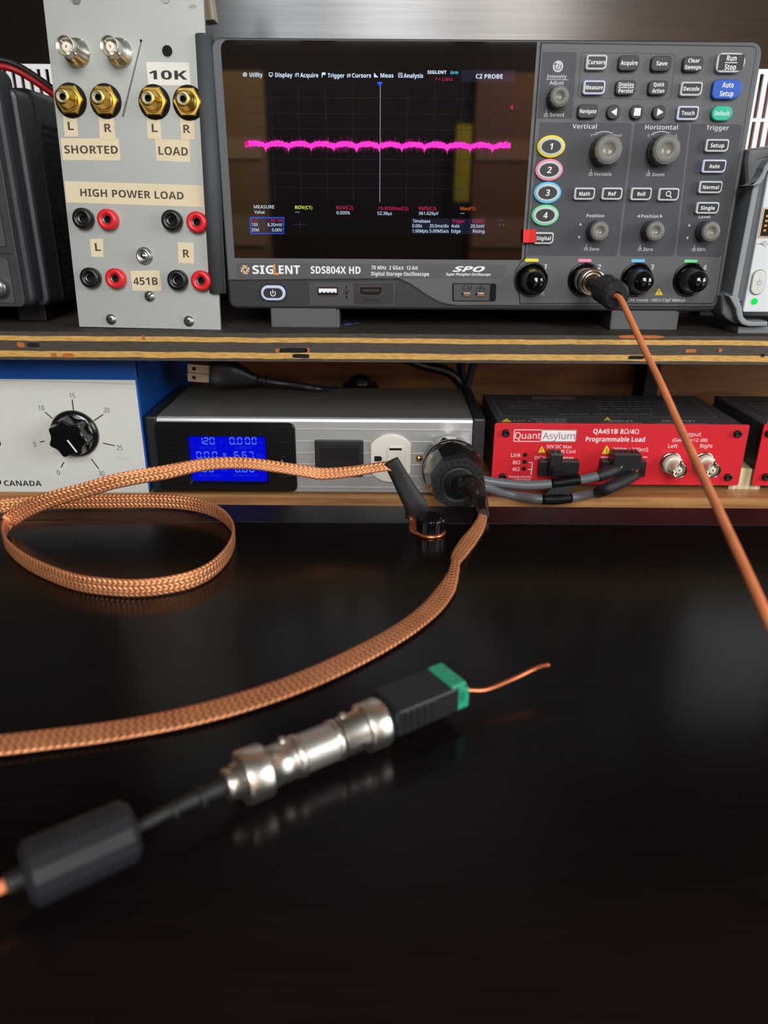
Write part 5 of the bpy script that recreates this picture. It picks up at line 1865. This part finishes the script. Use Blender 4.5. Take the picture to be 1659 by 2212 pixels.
b.build('front_panel', [REDP, mat('white_silkscreen', (236, 226, 226), 0.5, var=0.02), mat('sign_yellow', (236, 210, 50), 0.5), HOLE, mat('logo_grey', (112, 104, 104), 0.5)], load)
SCB = mat('black_cap_screw', (30, 30, 32), 0.35, 0.4)
for (px, py) in ((1093.7, 937), (1086.6, 1032), (1595.8, 938.8), (1575, 1032.8)):
    xx, zz = RF.at(px, py, -2.6)
    b = MB()
    b.lathe([(2.6, 0), (2.6, 2.2), (2.2, 2.7), (1.3, 2.7), (1.3, 1.2), (0, 1.2)], (xx, 0, zz), (0, -1, 0), 24, 0)
    b.build('screw', [SCB, HOLE], load)
TPL = mat('terminal_plug_black', (26, 27, 28), 0.4, var=0.06)
for (ax0, ax1, az0, az1, bx0, bx1, bz0, bz1, nn) in ((1164, 1253, 1029, 997, 1186, 1217, 1030, 985, 2), (1297, 1398, 1030, 997, 1322, 1387, 1031, 985, 5)):
    b = MB()
    p, q = RF.at(ax0, az0, -7), RF.at(ax1, az1, -7)
    b.box(p[0], q[0], -7, 0, p[1], q[1], 0, 0.5)
    for xx in (p[0] + 2.4, q[0] - 2.4):
        b.lathe([(1.6, 0), (1.6, 0.8), (0.8, 0.8), (0, 0.4)], (xx, -7, p[1] + 4.6), (0, -1, 0), 16, 1)
    p, q = RF.at(bx0, bz0, -15), RF.at(bx1, bz1, -15)
    b.box(p[0], q[0], -15, -3, p[1], q[1] + 1, 0, 0.5)
    w_ = (q[0] - p[0]) / nn
    for i in range(nn):
        c = (p[0] + w_ * (i + 0.5), q[1] + 1.02)
        b.lathe([(1.5, 0), (1.5, 0.2), (1.2, 0.2), (1.1, 0.02), (0, 0.02)], (c[0], -9, c[1]), (0, 0, 1), 14, 1)
        b.flat([(c[0] - 1.5, p[1] + 1), (c[0] + 1.5, p[1] + 1), (c[0] + 1.5, p[1] + 5), (c[0] - 1.5, p[1] + 5)], -15.05, 1)
    b.build('terminal_plug', [TPL, HOLE], load)
for (px, py, fx, fy) in ((1448.5, 999.5, 1467.8, 1016.9), (1519, 999.5, 1539.8, 1016.9)):
    xx, zz = RF.at(px, py, 0)
    h_ = 24
    f_ = RF.at(fx, fy, -h_)
    b = MB()
    o_ = (xx, 0, zz)
    d_ = Vector((f_[0] - xx, -h_, f_[1] - zz)).normalized()
    d_ = Vector((d_.x * 0.6, d_.y, d_.z * 0.6)).normalized()
    b.lathe([(8.0, 0), (8.0, 1.0), (7.0, 1.2)], o_, (0, -1, 0), 24, 0)
    b.lathe([(7.4, 1.2), (7.4, 3.2), (6.8, 3.6), (5.4, 3.6)], o_, (0, -1, 0), 6, 0, False)
    b.lathe([(6.9, 3.4), (6.7, 6.5), (6.0, 7.4), (4.7, 7.5)], o_, (0, -1, 0), 28, 1)
    b.lathe([(4.8, 7.0), (4.8, 17.6), (4.95, 18), (4.6, 18), (4.3, 9), (2.4, 9)], o_, (0, -1, 0), 32, 0)
    b.lathe([(2.2, 9), (2.2, 16.8), (1.9, 17), (0.7, 17)], o_, (0, -1, 0), 20, 1)
    b.lathe([(0.75, 17), (0.5, 17), (0, 15.5)], o_, (0, -1, 0), 10, 2)
    for q in (0, 1):
        a = R(70) + PI * q
        b.lathe([(0.9, 0), (0.9, 6.2), (0, 6.2)], (xx, -14, zz), (math.cos(a), 0, math.sin(a)), 10, 0)
    b.build('bnc_jack', [CHROME, mat('cream_insulator', (214, 206, 190), 0.4, var=0.03), mat('contact_red_brown', (120, 60, 50), 0.4)], load)
# second box at the edge
ex, ez = RF.at(1652, 913, 0)
L2 = Frame((RF.o.x + (ex - x0), 498, -26))
load2 = thing('load_box', 'red fronted box cut off by the right edge of the photo', 'load box', L2)
for ch in list(load.children):
    if ch.name.startswith('case'):
        c = ch.copy()
        col.objects.link(c)
        c.parent = load2
        FRAMES[c.name] = L2
b = MB()
b.prism(rrect(x0, x1, z0, z1 + 0.6, 1.6), 0, 1.6, 0, ch=0.2)
b.build('front_panel', REDP, load2)
for (px, py) in ((1657, 1032), (1664, 938)):
    xx, zz = L2.at(px, py, -2.6)
    b = MB()
    b.lathe([(2.6, 0), (2.6, 2.2), (2.2, 2.7), (1.3, 2.7), (1.3, 1.2), (0, 1.2)], (xx, 0, zz), (0, -1, 0), 24, 0)
    b.build('screw', [SCB, HOLE], load2)
# timber offcut beside the first box
c0, c1_ = on_z(1574, 1052, -26), on_y(1619, 1035, 500)
cx0 = 239.5
b = MB()
b.prism([(0, 0), (22.6, 0), (22.6, 11.0), (19.5, 14.2), (10, 16.0), (0, 16.0)], 0, 26, 0)
blk = b.build('wood_offcut', wood('pale_offcut_wood', (150, 132, 92), (226, 212, 172), (14, 1, 0.6), 0.6, 30), frame=Frame((c0.x - 2.0, 502, -26)))
tag(blk, 'pale wood offcut on the pine shelf under the corner of the red box', 'wood block')

# two grey cables taped together, running into the load box terminal plug
GREYC = mat('grey_cable_sheath', (98, 97, 100), 0.38, var=0.05)
CPF = Frame((100, 470, -26))
pair = thing('cable_pair', 'two grey cables bound with black tape leading behind the plug to the red box', 'cable', CPF)
up_ = [D_(1000, 1022, 476), D_(1040, 1036, 474), D_(1085, 1043.5, 473), D_(1140, 1048, 473), D_(1200, 1044, 474), D_(1260, 1035, 475), D_(1298, 1027, 477)]
lo_ = [D_(1000, 1030, 468), D_(1040, 1049, 466)] + [on_z(px, py, -22.4) for px, py in ((1100, 1067), (1160, 1077.5), (1215, 1078), (1260, 1070), (1294, 1063))]
for p in (up_, lo_):
    b = MB()
    b.tube(p, 3.2, 16, 0, 8)
    b.build('cable', GREYC, pair, world=True)
b = MB()
b.tube([D_(1290, 1030, 476.5), D_(1305, 1024, 478), D_(1322, 1017, 480), D_(1338, 1013, 482)], [3.6, 4.4, 4.2, 2.4], 14, 0, 6)
b.build('heat_shrink', RUB, pair, world=True)
b = MB()
b.tube([on_z(1291, 1064, -22.2), D_(1310, 1056, 465), D_(1345, 1040, 472), D_(1372, 1027, 479)], [4.0, 4.3, 4.2, 3.4], 14, 0, 6)
b.build('heat_shrink', RUB, pair, world=True)
b = MB()
b.tube([D_(1190, 1045, 474), D_(1222, 1041, 474.4), D_(1252, 1036, 475)], 3.55, 16, 0, 4)
b.tube([on_z(1171, 1078.5, -22.3), on_z(1200, 1078.8, -22.2), on_z(1232, 1075.5, -22.3)], 3.6, 16, 0, 4)
fl = [D_(1192, 1050, 471.6), D_(1238, 1048, 472.2), on_z(1228, 1074, -20.6), on_z(1172, 1076, -20.6)]
b.add(fl + [p + Vector((0, 1.0, 0.3)) for p in fl], [(0, 1, 2, 3), (4, 5, 6, 7), (0, 1, 5, 4), (1, 2, 6, 5), (2, 3, 7, 6), (3, 0, 4, 7)], 0)
fl = [D_(1193, 1028, 478), D_(1247, 1026, 479), D_(1250, 1004, 480), D_(1222, 1004.5, 479.4), D_(1195, 1011, 478.4)]
b.add(fl + [p + Vector((0, 0.5, 0)) for p in fl], [(0, 1, 2, 3, 4), (9, 8, 7, 6, 5)] + [(i, (i + 1) % 5, 5 + (i + 1) % 5, 5 + i) for i in range(5)], 0)
b.build('tape', TAPE, pair, world=True, label='black tape wrap')
b = MB()
for p, q, mm in ((D_(1337, 1013.5, 482), D_(1345, 1006, 484), 0), (D_(1371, 1027, 479), D_(1376, 1015, 484), 1), (D_(1367, 1026, 479), D_(1366, 1013, 484), 0)):
    b.tube([p, q], 0.9, 8, mm, 1)
b.build('wire_end', [CHROME, mat('red_wire_end', (206, 70, 62), 0.4)], pair, world=True)

# ================================================================== things in the dark cubby
def sheath(name, lab, pts, r, m_, cat='cable', grp=None):
    b = MB()
    f = Frame(pts[len(pts) // 2])
    b.v = []
    b.tube(pts, r, 14, 0, 8)
    return tag(b.build(name, m_, frame=f, world=True), lab, cat, grp)


VINYL = mat('dark_cable_vinyl', (26, 28, 32), 0.35, var=0.08)
sheath('power_cable', 'thick black cable curving down behind the right end of the silver box', [D_(840, 760, 594), D_(915, 789, 598), D_(962, 801, 600), D_(990, 823, 602), D_(1004, 850, 604), D_(1010, 880, 606)], 4.0, VINYL)
sheath('power_cable', 'blue-grey cable standing upright behind the right end of the silver box', [D_(1034, 765, 594), D_(1021, 793, 596), D_(1011, 830, 598), D_(1004, 870, 600)], 2.9, mat('slate_cable_vinyl', (48, 56, 76), 0.35))
sheath('power_cable', 'thin dark cable between the thick cable and the blue-grey one', [D_(994, 765, 612), D_(996, 800, 614), D_(1000, 836, 616), D_(1003, 880, 618)], 3.4, VINYL)
# mains cord with two flat blades lying on the silver box
w0 = D_(480, 815, 545)
ACF = Frame((w0.x, 545, 3.6))
cord = thing('mains_cord', 'black mains cord with two flat blades lying on top of the silver box', 'power cord', ACF)
b = MB()
pl = [D_(454, 804, 536), D_(470, 806, 537), D_(495, 807, 540), D_(515, 811, 543), D_(540, 817, 546), D_(552, 819, 548)]
b.ribbon(pl, [22, 22, 21, 17, 10, 8], [13, 14, 14, 12, 9, 7.5], 10, 0, 6)
for q in (0.0, 1.0, 2.0):
    c = D_(556 + q * 9, 819.6 + q * 1.2, 549 + q)
    b.tube([c, c + Vector((2, 0.4, -0.3))], 3.6, 12, 0, 1)
b.build('plug_body', mat('plug_vinyl_black', (28, 28, 32), 0.4, bump=0.1), cord, world=True)
for (pa, pb) in ((795, 799), (814, 818)):
    b = MB()
    A_, B_ = D_(406, pa, 531), D_(460, pb, 536)
    u_ = (B_ - A_).normalized()
    e_ = Vector((0, 0, 3.0))
    f_ = Vector((0, 0.8, 0))
    vs = [p + e_ * i + f_ * j for p in (A_, B_) for i, j in ((-1, -1), (1, -1), (1, 1), (-1, 1))]
    b.add(vs, [(0, 1, 2, 3), (4, 5, 6, 7), (0, 1, 5, 4), (1, 2, 6, 5), (2, 3, 7, 6), (3, 0, 4, 7)], 0)
    hc = A_ + u_ * 4.4 + Vector((0, -0.86, 0))
    b.add([hc + u_ * 1.4 * math.cos(a) + Vector((0, 0, 1.4 * math.sin(a))) for a in [2 * PI * i / 14 for i in range(14)]], [tuple(range(14))], 1)
    b.build('blade', [mat('tarnished_blade', (150, 142, 126), 0.35, 0.9), HOLE], cord, world=True)
b = MB()
b.tube([D_(554, 819, 548), D_(585, 824, 551), D_(620, 829, 553), D_(655, 834, 557), D_(690, 840, 561), D_(730, 843, 580), D_(760, 846, 600)], 2.6, 12, 0, 6)
b.build('cord', mat('cord_vinyl', (34, 34, 42), 0.3), cord, world=True)
c = D_(778, 812, 606)
b = MB()
b.lathe([(0, 0), (10, 0), (14.5, 2), (15.5, 5), (15.5, 24), (14, 27), (0, 27)], (0, 0, 0), (0, 0, 1), 28, 0)
b.lathe([(9, 27), (7, 31), (4, 33), (0, 33)], (0, 0, 0), (0, 0, 1), 20, 0)
tag(b.build('plug_adapter', mat('adapter_black', (16, 16, 17), 0.45), frame=Frame((c.x, 606, -26))), 'round black adapter in shadow behind the silver box', 'adapter') if False else None
b = MB()
b.lathe([(0, 0), (12, 0), (15.0, 2), (16, 5), (16, 46), (14, 52), (0, 52)], (0, 0, 0), (0, 0, 1), 28, 0)
b.lathe([(9, 52), (8, 57), (4, 59), (0, 59)], (0, 0, 0), (0, 0, 1), 20, 0)
tag(b.build('plug_adapter', mat('adapter_black', (16, 16, 17), 0.45), frame=Frame((c.x, 606, -26))), 'round black adapter in shadow behind the silver box', 'adapter')

# ================================================================== probe end in front
az = R(33.5)
dv = Vector((math.cos(az), math.sin(az), 0))
nv = Vector((-dv.y, dv.x, 0))
C1 = on_z(546, 1672, 8.4)
P = lambda t, s_=0.0, z=8.4: Vector((C1.x, C1.y, z)) + dv * t + nv * s_
NI = mat('bright_nickel', (228, 223, 212), 0.33, 1.0, var=0.05)
PRF = Frame((C1.x, C1.y, 0))
probe = thing('probe_lead', 'black ferrite-clipped lead ending in a nickel bayonet plug at the front of the desk', 'cable', PRF)
f0, f1 = on_z(72, 1885, 8.5), on_z(272, 1797, 8.5)
fc = (f0 + f1) / 2
fd = (f1 - f0).normalized()
ferrite('ferrite_clip', probe, fc - fd * 13.5, fc + fd * 13.5, 8.3)
b = MB()
A_ = fc + fd * 12.5
pts = [A_, A_ + fd * 4, (A_ * 0.55 + P(-9) * 0.45) + Vector((0, 0, 0.3)), P(-10), P(-6)]
b.tube(pts, [1.7, 1.7, 1.8, 2.4, 2.6], 14, 0, 8)
for t, r_ in ((0.42, 2.5), (0.7, 2.9)):
    c = A_.lerp(P(-7), t)
    b.tube([c - dv * 0.7, c + dv * 0.7], r_, 14, 0, 1)
b.build('strain_relief', RUB, probe, world=True)
b = MB()
B_ = fc - fd * 13
b.tube([B_, B_ - fd * 3, B_ - fd * 4.6], [2.6, 2.6, 2.4], 14, 0, 4)
b.build('sleeve', RUB, probe, world=True)
b = MB()
b.tube([B_ - fd * 4, B_ - fd * 10, B_ - fd * 30 + Vector((0, 0, 1)), B_ - fd * 60], 1.7, 14, 0, 6)
b.build('cable', ORANGE, probe, world=True, label='orange cable')
b = MB()
b.lathe([(2.6, -8.6), (4.4, -8.4), (4.4, -6.6), (3.6, -6.4), (3.6, -6), (5.0, -5.8), (5.0, -4.2), (6.2, -4.1), (7.5, -3.6), (7.9, -3.0, None, 1), (7.9, 3.4, None, 1), (7.5, 4.0), (5.9, 4.2), (5.9, 12.4), (6.0, 12.6), (5.4, 12.6)], P(0), dv, 56, 0, True, knurl=0.28)
b.build('bnc_plug', NI, probe, world=True, label='nickel bayonet plug')
CO = Frame(P(20, 0, 0))
b = MB()
b.lathe([(4.9, 11.8), (4.9, 13), (6.4, 13.1), (6.4, 15.0), (5.8, 15.2)], P(0), dv, 40, 0)
b.lathe([(5.8, 15.2)] + [(5.9, 15.6 + i * 0.35, 1, 2) for i in range(30)] + [(5.8, 26.2, 1)], P(0), dv, 72, 1, True, knurl=0.12)
b.lathe([(5.8, 26.2), (6.3, 26.4), (6.3, 28.0), (4.9, 28.2), (4.9, 30.2)], P(0), dv, 40, 0)
for t in (10.6, 31.2):
    for sg in (1, -1):
        ra = (nv * 0.35 + Vector((0, 0, 1)) * sg).normalized()
        b.lathe([(1.0, 4.6), (1.0, 7.2), (0, 7.2)], P(t), ra, 12, 0)
tag(b.build('barrel_coupler', [NI, mat('knurled_nickel', (206, 200, 190), 0.38, 0.9, bump=0.3, bs=1400)], frame=CO, world=True), 'knurled nickel barrel coupler joining the lead to the terminal adapter', 'connector')
ADF = Frame(P(55, 0, 0))
adp = thing('terminal_adapter', 'black and green screw-terminal adapter holding a bare copper wire', 'connector', ADF)
b = MB()
b.lathe([(5.2, 29.2), (6.1, 29.2), (6.1, 36.6), (7.4, 37.0), (7.9, 37.6, None, 1), (7.9, 43.6, None, 1), (7.5, 44.4), (6.0, 44.8), (5.4, 46.6), (0, 46.6)], P(0), dv, 56, 0, True, knurl=0.28)
c = P(33.5) + (Vector((0, 0, -0.25)) - nv * 0.97).normalized() * 5.95
b.lathe([(1.7, 0), (1.7, 0.25), (1.2, 0.25), (1.1, 0.05), (0, 0.05)], c, (Vector((0, 0, -0.25)) - nv * 0.97), 18, 1)
b.build('bayonet_collar', [NI, HOLE], adp, world=True)


def obox(b, t0, t1, s0, s1, z0, z1, m=0, bev=0.6):
    bb = MB()
    bb.box(t0, t1, s0, s1, z0, z1, 0, bev)
    b.add([P(v.x, v.y, v.z) for v in bb.v], bb.f, m)


b = MB()
obox(b, 46, 70.5, -7.2, 7.2, 5.6, 15.6, 0, 0.9)
for i in range(5):
    obox(b, 48.5 + i * 2.6, 49.9 + i * 2.6, -7.65, 7.65, 6.4, 14.4, 0, 0.3)
c = P(60, 1, 15.65)
b.add([c + dv * 1.6 * math.cos(a) + nv * 1.6 * math.sin(a) for a in [2 * PI * i / 16 for i in range(16)]], [tuple(range(16))], 0)
b.build('adapter_body', mat('adapter_body_black', (27, 27, 30), 0.42, bump=0.1), adp, world=True)
GRN = mat('terminal_green', (40, 150, 112), 0.4, var=0.04)
b = MB()
obox(b, 67.5, 73.5, -6.8, 6.8, 8.5, 16.2, 0, 0.5)
obox(b, 70.3, 75.0, -6.8, 6.8, 5.8, 13.4, 0, 0.5)
for s_ in (-3.0, 3.0):
    c = P(70.6, s_, 16.25)
    b.lathe([(1.9, 0), (1.7, 0.1), (1.5, -0.6), (0, -0.6)], c, (0, 0, 1), 18, 1)
    c = P(75.05, s_, 9.0)
    b.add([c + nv * i * 1.6 + Vector((0, 0, j * 1.8)) for i, j in ((-1, -1), (1, -1), (1, 1), (-1, 1))], [(0, 1, 2, 3)], 2)
b.build('terminal_block', [GRN, mat('terminal_screw', (104, 128, 112), 0.35, 0.6), mat('terminal_mouth', (20, 60, 46), 0.6)], adp, world=True)
WF = Frame(P(90, -3, 0))
b = MB()
b.tube([P(72, -3, 9.0), P(77, -3, 9.0), on_z(1050, 1490, 7), on_z(1110, 1466, 8), on_z(1150, 1447, 9), on_z(1170, 1439, 9.6), on_z(1186, 1436, 9.8)], 0.75, 10, 0, 6)
tag(b.build('copper_wire', CUWIRE, frame=WF, world=True), 'short bare copper wire sticking out of the green terminal block', 'wire')
